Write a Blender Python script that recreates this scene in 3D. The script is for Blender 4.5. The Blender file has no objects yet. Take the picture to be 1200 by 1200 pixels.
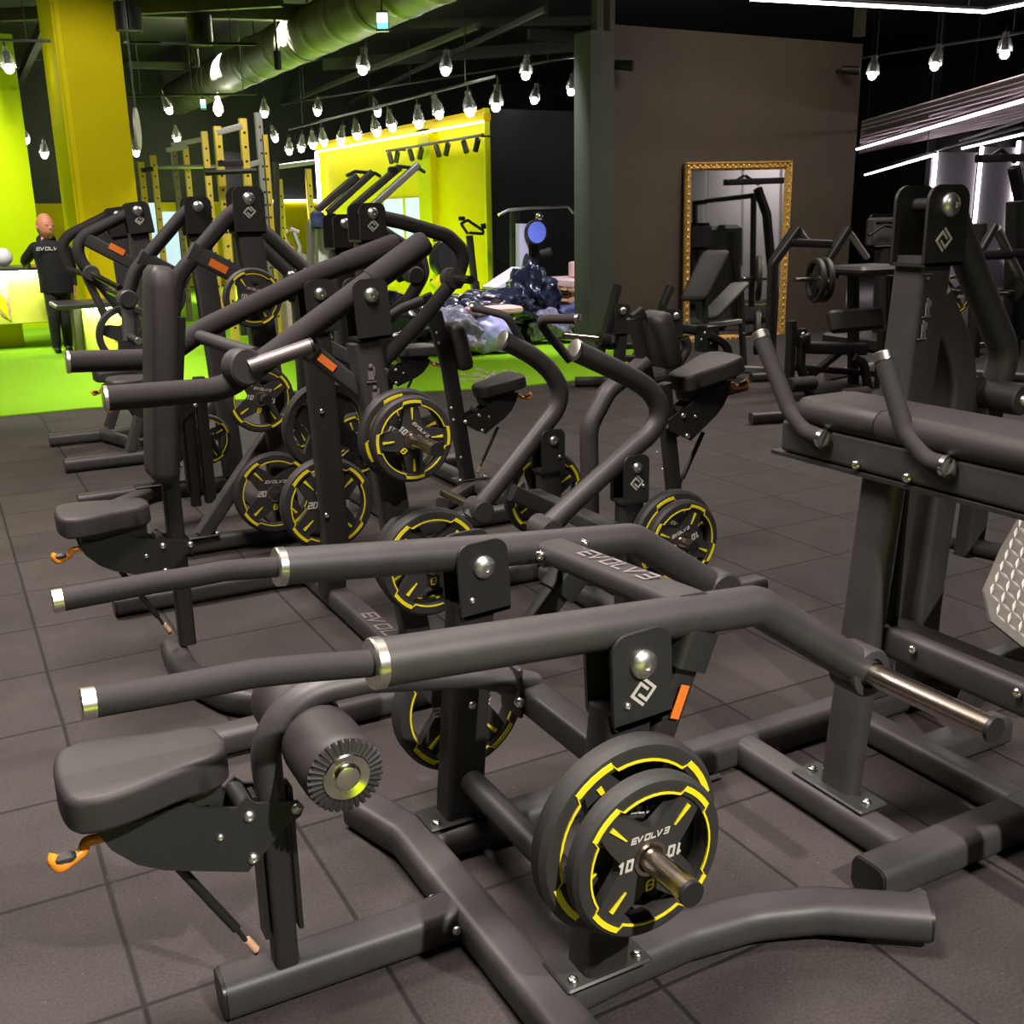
import bpy, bmesh, math, random
from mathutils import Vector as V, Matrix
random.seed(7)
scn = bpy.context.scene
COL = scn.collection
PI = math.pi
# ------------------------------------------------------------------ camera
F, PITCH, ROLL, YAW, EYE = 1235.5, .2756, -.018, .4919, 1.623
_cy, _sy, _cp, _sp = math.cos(YAW), math.sin(YAW), math.cos(PITCH), math.sin(PITCH)
FW = V((_sy*_cp, _cy*_cp, -_sp)); _rt = V((_cy, -_sy, 0)); _up = _rt.cross(FW)
RT = math.cos(ROLL)*_rt + math.sin(ROLL)*_up
UP = -math.sin(ROLL)*_rt + math.cos(ROLL)*_up
EYEP = V((0, 0, EYE))
def at(u, v, x=None, y=None, z=None):
    """where the sight line through a point of the 1200 px photo meets a plane of the room"""
    d = FW + RT*((u-600)/F) + UP*((600-v)/F)
    t = d.x and x/d.x if x is not None else (y/d.y if y is not None else (z-EYE)/d.z)
    return EYEP + d*t
def on_plane(u, v, p, n):
    d = FW + RT*((u-600)/F) + UP*((600-v)/F); n = V(n)
    return EYEP + d*((V(p)-EYEP).dot(n)/d.dot(n))
def px(*pts, **k): return [at(u, v, **k) for u, v in pts]
cam = bpy.data.objects.new('camera', bpy.data.cameras.new('camera')); COL.objects.link(cam)
cam.data.sensor_width = 36; cam.data.lens = 36*F/1200; cam.data.clip_start = .05; cam.data.clip_end = 200
cam.matrix_world = Matrix(((RT.x, UP.x, -FW.x, 0), (RT.y, UP.y, -FW.y, 0), (RT.z, UP.z, -FW.z, EYE), (0, 0, 0, 1)))
scn.camera = cam
# ------------------------------------------------------------------ materials
MAT = {}
def mat(name, col, rough=.5, metal=0., spec=.5, noise=0, nscale=60, bump=0., emit=None, estr=0., coat=0., var=.25, alpha=1., trans=0.):
    m = bpy.data.materials.new(name); m.use_nodes = True
    nt = m.node_tree; b = nt.nodes['Principled BSDF']
    b.inputs['Base Color'].default_value = (*col, 1); b.inputs['Roughness'].default_value = rough
    b.inputs['Metallic'].default_value = metal; b.inputs['Specular IOR Level'].default_value = spec
    b.inputs['Coat Weight'].default_value = coat; b.inputs['Alpha'].default_value = alpha
    b.inputs['Transmission Weight'].default_value = trans
    if emit: b.inputs['Emission Color'].default_value = (*emit, 1); b.inputs['Emission Strength'].default_value = estr
    if noise or bump:
        tc = nt.nodes.new('ShaderNodeTexCoord'); n = nt.nodes.new('ShaderNodeTexNoise')
        n.inputs['Scale'].default_value = nscale; n.inputs['Detail'].default_value = 4
        nt.links.new(tc.outputs['Object'], n.inputs['Vector'])
        if noise:
            r = nt.nodes.new('ShaderNodeValToRGB')
            r.color_ramp.elements[0].position = .3; r.color_ramp.elements[1].position = .7
            r.color_ramp.elements[0].color = (*[c*(1-var) for c in col], 1); r.color_ramp.elements[1].color = (*[min(1, c*(1+var)) for c in col], 1)
            nt.links.new(n.outputs['Fac'], r.inputs['Fac']); nt.links.new(r.outputs['Color'], b.inputs['Base Color'])
        if bump:
            bp = nt.nodes.new('ShaderNodeBump'); bp.inputs['Strength'].default_value = bump; bp.inputs['Distance'].default_value = .002
            nt.links.new(n.outputs['Fac'], bp.inputs['Height']); nt.links.new(bp.outputs['Normal'], b.inputs['Normal'])
    MAT[name] = m; return m
mat('powder_black', (.036, .033, .0335), .50, spec=.45, noise=1, nscale=9, bump=.05, var=.14)
mat('powder_dark', (.017, .016, .016), .50, spec=.4)
mat('bracket_black', (.018, .018, .017), .46, spec=.45)
mat('foam', (.023, .0205, .021), .78, spec=.3, noise=1, nscale=180, bump=.12, var=.1)
mat('vinyl', (.026, .0225, .0225), .58, spec=.4, noise=1, nscale=220, bump=.10, var=.1)
mat('vinyl_grey', (.06, .058, .055), .5, noise=1, nscale=220, bump=.1)
mat('rubber', (.020, .019, .018), .62)
mat('plate_web', (.024, .023, .021), .50)
mat('yellow', (.74, .64, .012), .45)
mat('white_print', (.46, .44, .40), .5)
mat('grey_print', (.17, .145, .145), .5)
mat('orange_plastic', (.75, .27, .02), .35)
mat('orange_label', (.72, .17, .02), .5)
mat('zinc', (.72, .71, .68), .36, metal=1)
mat('zinc_bright', (.85, .84, .80), .22, metal=1)
mat('shaft_dark', (.20, .175, .17), .42, metal=.8)
mat('steel_shaft', (.52, .45, .38), .24, metal=1)
mat('polished', (.80, .80, .66), .16, metal=1)
mat('alu', (.75, .73, .66), .3, metal=1)
mat('plastic_black', (.012, .012, .012), .4)
mat('rubber_foot', (.05, .05, .045), .8)
mat('wall_brown', (.060, .046, .032), .65, noise=1, nscale=3, var=.1)
mat('wall_black', (.022, .022, .028), .5, noise=1, nscale=2, var=.15)
mat('post_green', (.045, .055, .04), .55)
mat('ceiling_black', (.014, .013, .017), .7)
mat('ceiling_beam', (.05, .047, .04), .6)
mat('duct', (.13, .13, .09), .55, metal=.4, noise=1, nscale=4)
mat('lime', (.76, .56, .001), .6, spec=.08, noise=1, nscale=1.2, var=.05)
mat('lime_green', (.44, .60, .001), .6, spec=.08)
mat('lime_yellow', (.64, .53, .002), .6, spec=.08, noise=1, nscale=1.5, var=.06)
mat('column_yellow', (.56, .44, .002), .65, spec=.08, noise=1, nscale=1.5, var=.05)
mat('lime_bright', (.72, .72, .01), .5, spec=.1)
mat('counter_lit', (.78, .80, .10), .45)
mat('counter_top', (.05, .05, .05), .4)
mat('rack_yellow', (.55, .40, .05), .5)
mat('rack_grey', (.25, .24, .22), .4)
mat('bulb', (1, 1, 1), .3, emit=(1, .93, .85), estr=34)
mat('led', (1, 1, 1), .4, emit=(1, .86, .93), estr=7)
mat('led_counter', (1, 1, 1), .4, emit=(1, 1, .9), estr=55)
mat('led_soft', (1, 1, 1), .4, emit=(.93, .88, 1), estr=3.5)
mat('bag_plastic', (.75, .75, .75), .15, alpha=.16)
mat('screen_blue', (.3, .5, .7), .4, emit=(.62, .80, .92), estr=.6)
mat('sign_face', (.2, .6, .8), .4, emit=(.15, .62, .82), estr=1.6)
mat('sign_white', (.9, .9, .9), .4, emit=(.8, .95, 1), estr=2.2)
mat('gold', (.72, .42, .12), .42, metal=.55, noise=1, nscale=45, bump=.6, var=.5)
mat('mirror', (.82, .82, .80), .02, metal=1)
mat('tread', (.20, .185, .17), .45, metal=.35, noise=1, nscale=30, var=.12)
mat('tread_lug', (.60, .57, .52), .35, metal=.35)
mat('panel_white', (.52, .49, .56), .45, noise=1, nscale=30, var=.08)
mat('corrugated', (.66, .50, .57), .42, metal=.2)
mat('pale_upright', (.48, .46, .60), .4)
mat('blue_disc', (.16, .24, .85), .4)
mat('pallet_wood', (.62, .36, .22), .7, noise=1, nscale=25)
mat('carton_top', (.62, .45, .44), .6, noise=1, nscale=40)
mat('wrap_dark', (.013, .017, .034), .22, coat=.6, noise=1, nscale=7, var=.5)
mat('wrap_clear', (.20, .20, .26), .15, coat=.6, noise=1, nscale=14, var=.4)
mat('wrap_blue', (.34, .36, .66), .35, noise=1, nscale=6, var=.25)
mat('cloth_blue', (.05, .06, .16), .5, noise=1, nscale=9, var=.5)
mat('pink_board', (.62, .42, .36), .6)
mat('white_cloth', (.75, .74, .76), .6)
mat('skin', (.44, .175, .105), .55, spec=.3)
mat('hoodie', (.014, .014, .017), .85, spec=.2, noise=1, nscale=40)
mat('trousers', (.014, .014, .016), .75)
mat('eye', (.02, .015, .01), .3)
mat('red', (.5, .02, .02), .4)
mat('debris', (.45, .38, .36), .7)
mat('silver_tube', (.45, .43, .40), .35, metal=.8)
mat('khaki', (.12, .11, .05), .4)

def nodes_floor():
    m = bpy.data.materials.new('rubber_tiles'); m.use_nodes = True; nt = m.node_tree; N = nt.nodes; L = nt.links
    b = N['Principled BSDF']; b.inputs['Roughness'].default_value = .78; b.inputs['Specular IOR Level'].default_value = .35
    tc = N.new('ShaderNodeTexCoord'); sep = N.new('ShaderNodeSeparateXYZ'); L.new(tc.outputs['Object'], sep.inputs[0])
    def M(op, a, c):
        n = N.new('ShaderNodeMath'); n.operation = op
        for i, q in enumerate((a, c)):
            if q is None: continue
            if isinstance(q, (int, float)): n.inputs[i].default_value = q
            else: L.new(q, n.inputs[i])
        return n.outputs[0]
    wob = N.new('ShaderNodeTexNoise'); wob.inputs['Scale'].default_value = 1.7; L.new(tc.outputs['Object'], wob.inputs['Vector'])
    w = M('MULTIPLY', M('SUBTRACT', wob.outputs['Fac'], .5), .012)
    ds = []
    for o, off in (('X', .18), ('Y', .05)):
        c = M('ADD', sep.outputs[o], w)
        f = M('FRACT', M('ADD', M('DIVIDE', M('SUBTRACT', c, off), .5), 100.5), None)
        ds.append(M('MULTIPLY', M('ABSOLUTE', M('SUBTRACT', f, .5), None), .5))
    d = M('MINIMUM', ds[0], ds[1])
    seam = N.new('ShaderNodeMapRange'); seam.inputs['From Min'].default_value = .0030; seam.inputs['From Max'].default_value = .0075
    L.new(d, seam.inputs['Value'])
    # one slightly different grey per tile
    wn = N.new('ShaderNodeTexWhiteNoise'); wn.noise_dimensions = '2D'
    cx = N.new('ShaderNodeCombineXYZ')
    for i, (o, off) in enumerate((('X', .18), ('Y', .05))):
        L.new(M('FLOOR', M('DIVIDE', M('SUBTRACT', sep.outputs[o], off), .5), None), cx.inputs[i])
    L.new(cx.outputs[0], wn.inputs['Vector'])
    big = N.new('ShaderNodeTexNoise'); big.inputs['Scale'].default_value = 5; big.inputs['Detail'].default_value = 6; L.new(tc.outputs['Object'], big.inputs['Vector'])
    sp = N.new('ShaderNodeTexNoise'); sp.inputs['Scale'].default_value = 130; sp.inputs['Detail'].default_value = 3; L.new(tc.outputs['Object'], sp.inputs['Vector'])
    dust = N.new('ShaderNodeTexNoise'); dust.inputs['Scale'].default_value = 75; dust.inputs['Detail'].default_value = 1; L.new(tc.outputs['Object'], dust.inputs['Vector'])
    dd = N.new('ShaderNodeMapRange'); dd.inputs['From Min'].default_value = .76; dd.inputs['From Max'].default_value = .80; L.new(dust.outputs['Fac'], dd.inputs['Value'])
    v = M('ADD', M('MULTIPLY', wn.outputs['Value'], .22), M('ADD', M('MULTIPLY', big.outputs['Fac'], .75), M('MULTIPLY', M('SUBTRACT', sp.outputs['Fac'], .28), 1.25)))
    v = M('MULTIPLY', v, M('ADD', M('MULTIPLY', seam.outputs[0], .85), .15))
    v = M('ADD', v, M('MULTIPLY', dd.outputs[0], .9))
    mul = N.new('ShaderNodeMixRGB'); mul.blend_type = 'MULTIPLY'; mul.inputs[0].default_value = 1
    mul.inputs[1].default_value = (.0395, .0325, .0305, 1); L.new(v, mul.inputs[2]); L.new(mul.outputs[0], b.inputs['Base Color'])
    bp = N.new('ShaderNodeBump'); bp.inputs['Strength'].default_value = .5; bp.inputs['Distance'].default_value = .004
    L.new(M('ADD', M('MULTIPLY', seam.outputs[0], 1.), M('MULTIPLY', sp.outputs['Fac'], .5)), bp.inputs['Height']); L.new(bp.outputs[0], b.inputs['Normal'])
    MAT['floor'] = m
nodes_floor()
mat('turf', (.19, .41, .012), .9, spec=.08, noise=1, nscale=320, bump=.6, var=.35)

# ------------------------------------------------------------------ mesh builder
ORIGIN = {}
def fillet(pts, r, n=6):
    pts = [V(p) for p in pts]
    if r <= 0 or len(pts) < 3: return pts
    out = [pts[0]]
    for i in range(1, len(pts)-1):
        p, a, c = pts[i], pts[i-1], pts[i+1]
        da, dc = (a-p), (c-p); la, lc = da.length, dc.length
        if la < 1e-6 or lc < 1e-6: continue
        da /= la; dc /= lc
        ang = da.angle(dc)
        if ang > PI-.02: out.append(p); continue
        t = min(r/math.tan(ang/2), la*.49, lc*.49)
        p0, p1 = p+da*t, p+dc*t
        for k in range(n+1):
            s = k/n
            out.append(p0*(1-s)**2 + p*2*s*(1-s) + p1*s*s)
    out.append(pts[-1]); return out
def rrect(w, h, r, n=4, rt=None):
    """rounded rectangle outline, ccw; rt = radius of the two upper corners"""
    rt = r if rt is None else rt
    out = []
    for cx, cy, a0, q in ((w/2, h/2, 0, rt), (-w/2, h/2, 90, rt), (-w/2, -h/2, 180, r), (w/2, -h/2, 270, r)):
        q = min(q, w/2*.999, h/2*.999); sx, sy = (1 if cx > 0 else -1), (1 if cy > 0 else -1)
        for k in range(n+1):
            a = math.radians(a0+90*k/n)
            out.append((cx-sx*q+q*math.cos(a), cy-sy*q+q*math.sin(a)))
    return out
class MB:
    def __init__(s): s.b = bmesh.new()
    def rings(s, rings, caps=True, close=False):
        vs = [[s.b.verts.new(p) for p in r] for r in rings]
        m = len(vs[0]); n = len(vs)
        for i in range(n if close else n-1):
            A, B = vs[i], vs[(i+1) % n]
            for k in range(m): s.b.faces.new((A[k], A[(k+1) % m], B[(k+1) % m], B[k]))
        if caps and not close:
            s.b.faces.new(list(reversed(vs[0]))); s.b.faces.new(vs[-1])
        return s
    def sweep(s, path, prof, up=(0, 0, 1), fr=0., caps=True, scale=None):
        P = fillet(path, fr); up = V(up); R = []; ps = None
        for i, p in enumerate(P):
            t = (P[min(i+1, len(P)-1)]-P[max(i-1, 0)]).normalized()
            if i == 0: t = (P[1]-P[0]).normalized()
            if i == len(P)-1: t = (P[-1]-P[-2]).normalized()
            sd = t.cross(up)
            if sd.length < 1e-4: sd = t.cross(V((1, 0, 0)) if abs(t.x) < .9 else V((0, 1, 0)))
            sd.normalize()
            if ps is not None and sd.dot(ps) < 0: sd = -sd
            ps = sd; u2 = sd.cross(t).normalized()
            k = 1 if scale is None else scale(i/(len(P)-1))
            R.append([p+sd*(a*k)+u2*(c*k) for a, c in prof])
        return s.rings(R, caps)
    def tube(s, path, r, n=18, fr=.06, up=(0, 0, 1), caps=True):
        return s.sweep(path, [(r*math.cos(2*PI*k/n), r*math.sin(2*PI*k/n)) for k in range(n)], up, fr, caps)
    def bar(s, path, w, h, r=.02, up=(0, 0, 1), fr=.08):
        return s.sweep(path, rrect(w, h, r), up, fr)
    def cyl(s, a, c, r, r2=None, n=24):
        a, c = V(a), V(c); r2 = r if r2 is None else r2
        t = (c-a).normalized(); sd = t.cross(V((0, 0, 1)))
        if sd.length < 1e-3: sd = V((1, 0, 0))
        sd.normalize(); u = sd.cross(t)
        return s.rings([[p+sd*(q*math.cos(2*PI*k/n))+u*(q*math.sin(2*PI*k/n)) for k in range(n)] for p, q in ((a, r), (c, r2))])
    def lathe(s, prof, o, ax, n=32, closed=False):
        """prof: (along, radius)"""
        o, ax = V(o), V(ax).normalized(); sd = ax.cross(V((0, 0, 1)))
        if sd.length < 1e-3: sd = V((1, 0, 0))
        sd.normalize(); u = sd.cross(ax)
        return s.rings([[o+ax*h+sd*(q*math.cos(2*PI*k/n))+u*(q*math.sin(2*PI*k/n)) for k in range(n)] for h, q in prof], caps=not closed, close=closed)
    def box(s, c, d, rx=None):
        c = V(c); x, y, z = d[0]/2, d[1]/2, d[2]/2
        m = rx or Matrix.Identity(3)
        R = [[c+m@V((a*x, e*y, f*z)) for a, e in ((-1, -1), (1, -1), (1, 1), (-1, 1))] for f in (-1, 1)]
        return s.rings(R)
    def rbox(s, c, d, r=.01, rx=None):
        c = V(c); m = rx or Matrix.Identity(3); R = []
        for f, k in ((-1, r), (-1+2*r/d[2], 0), (1-2*r/d[2], 0), (1, r)):
            R.append([c+m@V((a, e, f*d[2]/2)) for a, e in rrect(d[0]-2*k, d[1]-2*k, min(r*1.5, d[0]/2-k, d[1]/2-k), 3)])
        return s.rings(R)
    def prism(s, poly, t, bev=0.):
        """poly: 3-D planar outline; t: thickness vector (poly is the middle plane)"""
        t = V(t); P = [V(p) for p in poly]; c = sum(P, V())/len(P)
        if bev:
            def ins(k): return [p+(c-p).normalized()*k for p in P]
            return s.rings([[p-t/2 for p in ins(bev)], [p-t/2+t.normalized()*bev for p in P], [p+t/2-t.normalized()*bev for p in P], [p+t/2 for p in ins(bev)]])
        return s.rings([[p-t/2 for p in P], [p+t/2 for p in P]])
    def ball(s, c, r, n=14, sc=(1, 1, 1)):
        m = Matrix.Translation(V(c)) @ Matrix.Diagonal((sc[0]*r, sc[1]*r, sc[2]*r, 1))
        bmesh.ops.create_uvsphere(s.b, u_segments=n, v_segments=max(6, n//2+1), radius=1, matrix=m); return s
    def stroke(s, pts, O, rv, uv, nv, w, t=.0012):
        """flat strokes: pts in the (right, up) plane"""
        O, rv, uv, nv = V(O), V(rv), V(uv), V(nv)
        for i, ((a, b), (c, d)) in enumerate(zip(pts[:-1], pts[1:])):
            p, q = V((a, b)), V((c, d)); e = (q-p)
            if e.length < 1e-7: continue
            e = e.normalized(); m = V((-e.y, e.x))*w/2; p = p-e*w*.42; q = q+e*w*.42
            s.rings([[O+rv*k.x+uv*k.y+nv*h for k in (p-m, q-m, q+m, p+m)] for h in (-.0001*i, t*(1+.12*i))])
        return s
    def build(s, name, m, parent=None, label=None, smooth=35):
        bmesh.ops.recalc_face_normals(s.b, faces=s.b.faces)
        if parent is not None: o = ORIGIN[parent.name]
        else:
            xs = [q.co for q in s.b.verts]
            o = V(((min(q.x for q in xs)+max(q.x for q in xs))/2, (min(q.y for q in xs)+max(q.y for q in xs))/2, min(q.z for q in xs)))
        for q in s.b.verts: q.co -= o
        me = bpy.data.meshes.new(name); s.b.to_mesh(me); s.b.free()
        me.materials.append(MAT[m] if isinstance(m, str) else m)
        for p in me.polygons: p.use_smooth = True
        me.set_sharp_from_angle(angle=math.radians(smooth))
        ob = bpy.data.objects.new(name, me); COL.objects.link(ob)
        if parent is not None: ob.parent = parent
        else: ob.location = o
        ORIGIN[ob.name] = o
        if label: ob['label'] = label
        return ob
def tag(o, label, cat, group=None, kind=None):
    if label: o['label'] = label
    if cat: o['category'] = cat
    if group: o['group'] = group
    if kind: o['kind'] = kind
    return o
def thing(name, loc, label, cat, group=None):
    o = bpy.data.objects.new(name, None); o.empty_display_size = .1; COL.objects.link(o); o.location = loc
    ORIGIN[o.name] = V(loc); return tag(o, label, cat, group)
def struct(o): o['kind'] = 'structure'; return o
# lettering
GL = {'E': [[(0, 0), (0, 1)], [(0, 1), (.85, 1)], [(0, .5), (.75, .5)], [(0, 0), (.85, 0)]],
      '3': [[(.8, 0), (.8, 1)], [(.8, 1), (0, 1)], [(.8, .5), (.1, .5)], [(.8, 0), (0, 0)]],
      'V': [[(0, 1), (.35, 0)], [(.35, 0), (.85, 1)]], 'O': [[(0, 0), (.8, 0), (.8, 1), (0, 1), (0, 0)]],
      'L': [[(0, 1), (0, 0), (.8, 0)]], '1': [[(.15, .8), (.45, 1), (.45, 0)]], '0': [[(0, 0), (.75, 0), (.75, 1), (0, 1), (0, 0)]],
      '2': [[(0, 1), (.75, 1), (.75, .5), (0, .5), (0, 0), (.75, 0)]]}
def letters(mb, txt, O, rv, uv, nv, h, wk=1.0, shear=.22, bold=.2):
    n = len(txt); adv = 1.18*wk; tot = adv*n-.25*wk
    for i, c in enumerate(txt):
        for j, st in enumerate(GL[c]):
            mb.stroke([((i*adv-(.22 if c == 'V' else 0)+a*wk+shear*b-tot/2-shear/2)*h, (b-.5)*h) for a, b in st], O+nv*j*6e-5 if False else O, rv, uv, nv, bold*h, .0012+.00012*j)
    return mb
def logo(mb, O, rv, uv, nv, h):
    A = [(-.05, -.47), (-.48, -.04), (-.10, .34), (.17, .07)]
    for sg in (1, -1): mb.stroke([(sg*a*h, sg*b*h) for a, b in A], O, rv, uv, nv, .115*h)
    return mb
XV, YV, ZV = V((1, 0, 0)), V((0, 1, 0)), V((0, 0, 1))
def bolt(parent, p, r=.009, ax=(0, -1, 0), m='zinc'):
    p = V(p); ax = V(ax).normalized()
    return MB().lathe([(0, r), (r*.25, r), (r*.55, r*.8), (r*.7, r*.42), (r*.5, r*.36)], p, ax, 16).build('bolt', m, parent)
def bracket(parent, c, w=.125, up=.05, dn=.14, gap=.10, ang=0., mark=True, big=.024, small=None, th=.010):
    """U-shaped pivot bracket about a Y axis at c"""
    c = V(c); R = Matrix.Rotation(ang, 3, 'Y'); h = up+dn
    base = [V((a, 0, b+(up-dn)/2)) for a, b in rrect(w, h, .012, 5, w*.27)]
    mb = MB()
    for sg in (-1, 1): mb.prism([c+R@p+YV*sg*gap/2 for p in base], (0, th, 0))
    mb.box(c+R@V((0, 0, -dn+th/2)), (w*.97, gap+th, th), R)
    mb.cyl(c-YV*gap/2, c+YV*gap/2, .020)
    br = mb.build('pivot_bracket', 'bracket_black', parent)
    f = c-YV*(gap/2+th/2)
    MB().lathe([(0, big*1.05), (big*.2, big*1.05), (big*.42, big*.92), (big*.62, big*.55), (big*.66, big*.3), (big*.55, big*.28)], f, (0, -1, 0), 24).build('pivot_bolt', 'zinc', br)
    if mark: logo(MB(), f+R@V((.0, 0, -.060)), R@XV, R@ZV, -YV, .056).build('logo', 'white_print', br)
    if small: bolt(br, f+R@V((small[0], 0, small[1])), .008)
    return br
def beam(parent, path, w=.10, h=.085, fr=.12, name='base_beam', m='powder_black'):
    return MB().bar(path, w, h, .026, fr=fr).build(name, m, parent)
def pad(path_outline, z0, z1, r=.02, n=4):
    """upholstered pad from a plan outline [(x,y)]"""
    P = [V((x, y, 0)) for x, y in path_outline]; c = sum(P, V())/len(P); R = []
    def ins(k): return [p-(p-c).normalized()*k for p in P]
    for k in range(n+1):
        a = PI/2*k/n; R.append([p+ZV*(z0+r*.6*(1-math.sin(a))*1.0) for p in ins(r*.6*(1-math.sin(a)))]) if False else None
    R.append([p+ZV*z0 for p in ins(r*.5)]); R.append([p+ZV*(z0+r*.5) for p in ins(0)]); R.append([p+ZV*(z1-r) for p in ins(0)])
    for k in range(1, n+1):
        a = PI/2*k/n; R.append([p+ZV*(z1-r+r*math.sin(a)) for p in ins(r*(1-math.cos(a)))])
    R.append([p+ZV*(z1+.0015) for p in ins(r*1.8)])
    return MB().rings(R)
def soft(pts, n=3):
    P = [V(p) for p in pts]
    for _ in range(n):
        q = [P[0]]
        for a, b in zip(P[:-1], P[1:]): q += [a.lerp(b, .25), a.lerp(b, .75)]
        P = q+[P[-1]]
    return P
def smooth_outline(pts, n=3):
    for _ in range(n):
        q = []
        for i in range(len(pts)):
            a, c = pts[i], pts[(i+1) % len(pts)]
            q += [(a[0]*.75+c[0]*.25, a[1]*.75+c[1]*.25), (a[0]*.25+c[0]*.75, a[1]*.25+c[1]*.75)]
        pts = q
    return pts
# ------------------------------------------------------------------ weight plates
def make_plate(R, t, num, name='weight_plate'):
    """face to -Y, centre at the origin"""
    h = t/2
    disc = MB().lathe([(-h, R*.80), (-h-.002, R*.86), (-h, R*.95), (-h*.55, R), (h*.55, R), (h, R*.95), (h, R*.80), (h*.3, R*.775), (-h*.3, R*.775)], (0, 0, 0), YV, 64, closed=True)
    sp = []
    for k in range(4):
        a0 = 45+90*k
        for j in range(-11, 12, 11): sp.append((a0+j, .80))
        for j in range(1, 12):
            q = j/12; d = -34+68*q; sp.append((a0+45+d, .385+.415*(abs(d)/34)**2.0))
    poly = [V((R*r*math.cos(math.radians(a)), 0, R*r*math.sin(math.radians(a)))) for a, r in sp]
    disc.prism([p+YV*(-h*.25) for p in poly], (0, h*1.1, 0))
    root = disc.build(name, 'rubber', None); root.location = (0, 0, 0)
    for q in root.data.vertices: q.co.z -= R  # undo base origin
    ORIGIN[root.name] = V()
    f = -h*.82
    ring = []
    for k in range(4):
        a0 = 45+90*k
        ring += [(a0-17, .805), (a0-14, .885)]+[(a0+j, .885) for j in (-7, 0, 7)]+[(a0+14, .885), (a0+17, .805)]+[(a0+17+7*j, .805) for j in range(1, 8)]
    def pp(a, r, y): return V((R*r*math.cos(math.radians(a)), y, R*r*math.sin(math.radians(a))))
    mb = MB(); y0 = -h-.0025
    m = len(ring)
    for i in range(m):
        (a, r), (a2, r2) = ring[i], ring[(i+1) % m]
        if a2 < a-180: a2 += 360
        blk = r > .85 and r2 > .85
        w0, w1 = (.036, .028) if blk else (.012, .012)
        mb.rings([[pp(a, r-w0, y), pp(a2, r2-w0, y), pp(a2, r2+w1, y), pp(a, r+w1, y)] for y in (y0, y0+.004)])
    for k in range(4):
        a0 = math.radians(45+90*k); d = V((math.cos(a0), 0, math.sin(a0))); n = V((-d.z, 0, d.x))
        yy = V((0, f-.002, 0))
        mb.rings([[d*R*.46-n*R*.008+yy+e, d*R*.74-n*R*.03+yy+e, d*R*.74+n*R*.03+yy+e, d*R*.46+n*R*.008+yy+e] for e in (V(), YV*.003)])
    mb.build('yellow_outline', 'yellow', root)
    lt = MB(); nm = [MB(), MB()]
    letters(lt, 'EVOLV3', (0, f, R*.29), XV, ZV, -YV, R*.062, 1.2, .3, .24)
    letters(nm[0], num, (-R*.33, f, 0), XV, ZV, -YV, R*.115, .8, .2, .26)
    letters(nm[1], num, (R*.33, f, 0), -XV, -ZV, -YV, R*.115, .8, .2, .26)
    lt.build('lettering', 'white_print', root)
    for k in nm: k.build('number_print', 'white_print', root)
    q = R*.060
    MB().stroke([(-q*.8, -q), (q*.4, -q), (q*.8, -q*.3), (q*.8, q), (-q*.4, q), (-q*.8, q*.3), (-q*.8, -q)], (0, f, -R*.34), XV, ZV, -YV, q*.32).stroke([(-q*.4, 0), (q*.5, 0)], (0, f, -R*.34), XV, ZV, -YV, q*.3).build('badge', 'yellow', root)
    MB().lathe([(f-.002, R*.17), (f-.002, R*.215), (f+.01, R*.215), (f+.01, R*.17)], (0, 0, 0), YV, 32, closed=True).build('hub_ring', 'steel_shaft', root)
    return root
PROTO = {}
USED = set()
def plate(R, c, label, num='20', d=-1, spin=0., t=None, group='weight plates on the machines'):
    key = (round(R, 3), num)
    if key not in PROTO: PROTO[key] = make_plate(R, t or (.05 if R > .18 else .042), num)
    src = PROTO[key]
    if key not in USED: o = src; USED.add(key)
    else:
        o = src.copy(); COL.objects.link(o)
        for ch in src.children:
            k = ch.copy(); COL.objects.link(k); k.parent = o
    o.matrix_world = Matrix.Translation(V(c)) @ (Matrix.Rotation(PI, 4, 'Z') if d > 0 else Matrix.Identity(4)) @ Matrix.Rotation(spin, 4, 'Y')
    return tag(o, label, 'weight plate', group)
def horn(parent, a, c, r=.024, name='weight_horn', m='steel_shaft'):
    a, c = V(a), V(c); h = MB().cyl(a, c, r).build(name, m, parent)
    d = (c-a).normalized(); MB().cyl(c-d*.004, c+d*.006, r*1.02).build('end_cap', 'plastic_black', h); return h
def grip_cap(parent, a, d, r, l=.03):
    a = V(a); d = V(d).normalized()
    return MB().lathe([(0, r*.98), (0, r*1.06), (l*.9, r*1.06), (l, r*.95), (l, r*.3)], a, d, 24).build('end_cap', 'alu', parent)

# ================================================================== room shell
def plane_box(name, lo, hi, m):
    lo, hi = V(lo), V(hi); return struct(MB().box((lo+hi)/2, hi-lo).build(name, m))
plane_box('floor', (-6, -5, -.10), (24, 30, 0), 'floor')
struct(MB().rings([[V((x, y, z)) for x, y in ((-6, 10.03), (1.1, 10.08), (3.0, 9.55), (4.8, 8.95), (6.1, 8.98), (9.5, 13.2), (9.5, 27), (-6, 27))] for z in (0., .012)]).build('floor_turf', 'turf'))
plane_box('ceiling', (-6, -5, 5.2), (24, 30, 5.3), 'ceiling_black')
plane_box('wall_back', (-6, 28, 0), (24, 28.2, 5.2), 'wall_black')
struct(MB().rings([[V((x, y, z)) for x, y in ((-5.9, -4.9), (1.7, -4.9), (1.7, -.75), (-5.9, -.75))] for z in (0., .012)]).build('floor_lime_bounce', 'lime_green'))  # unseen patch behind the camera, added for lime reflections on the front machine
plane_box('wall_left', (-6.2, -5, 0), (-6, 30, 5.2), 'wall_black')
plane_box('wall_right', (23.8, -5, 0), (24, 30, 5.2), 'wall_black')
plane_box('wall_front', (-6, -5.2, 0), (24, -5, 5.2), 'wall_brown')
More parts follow.
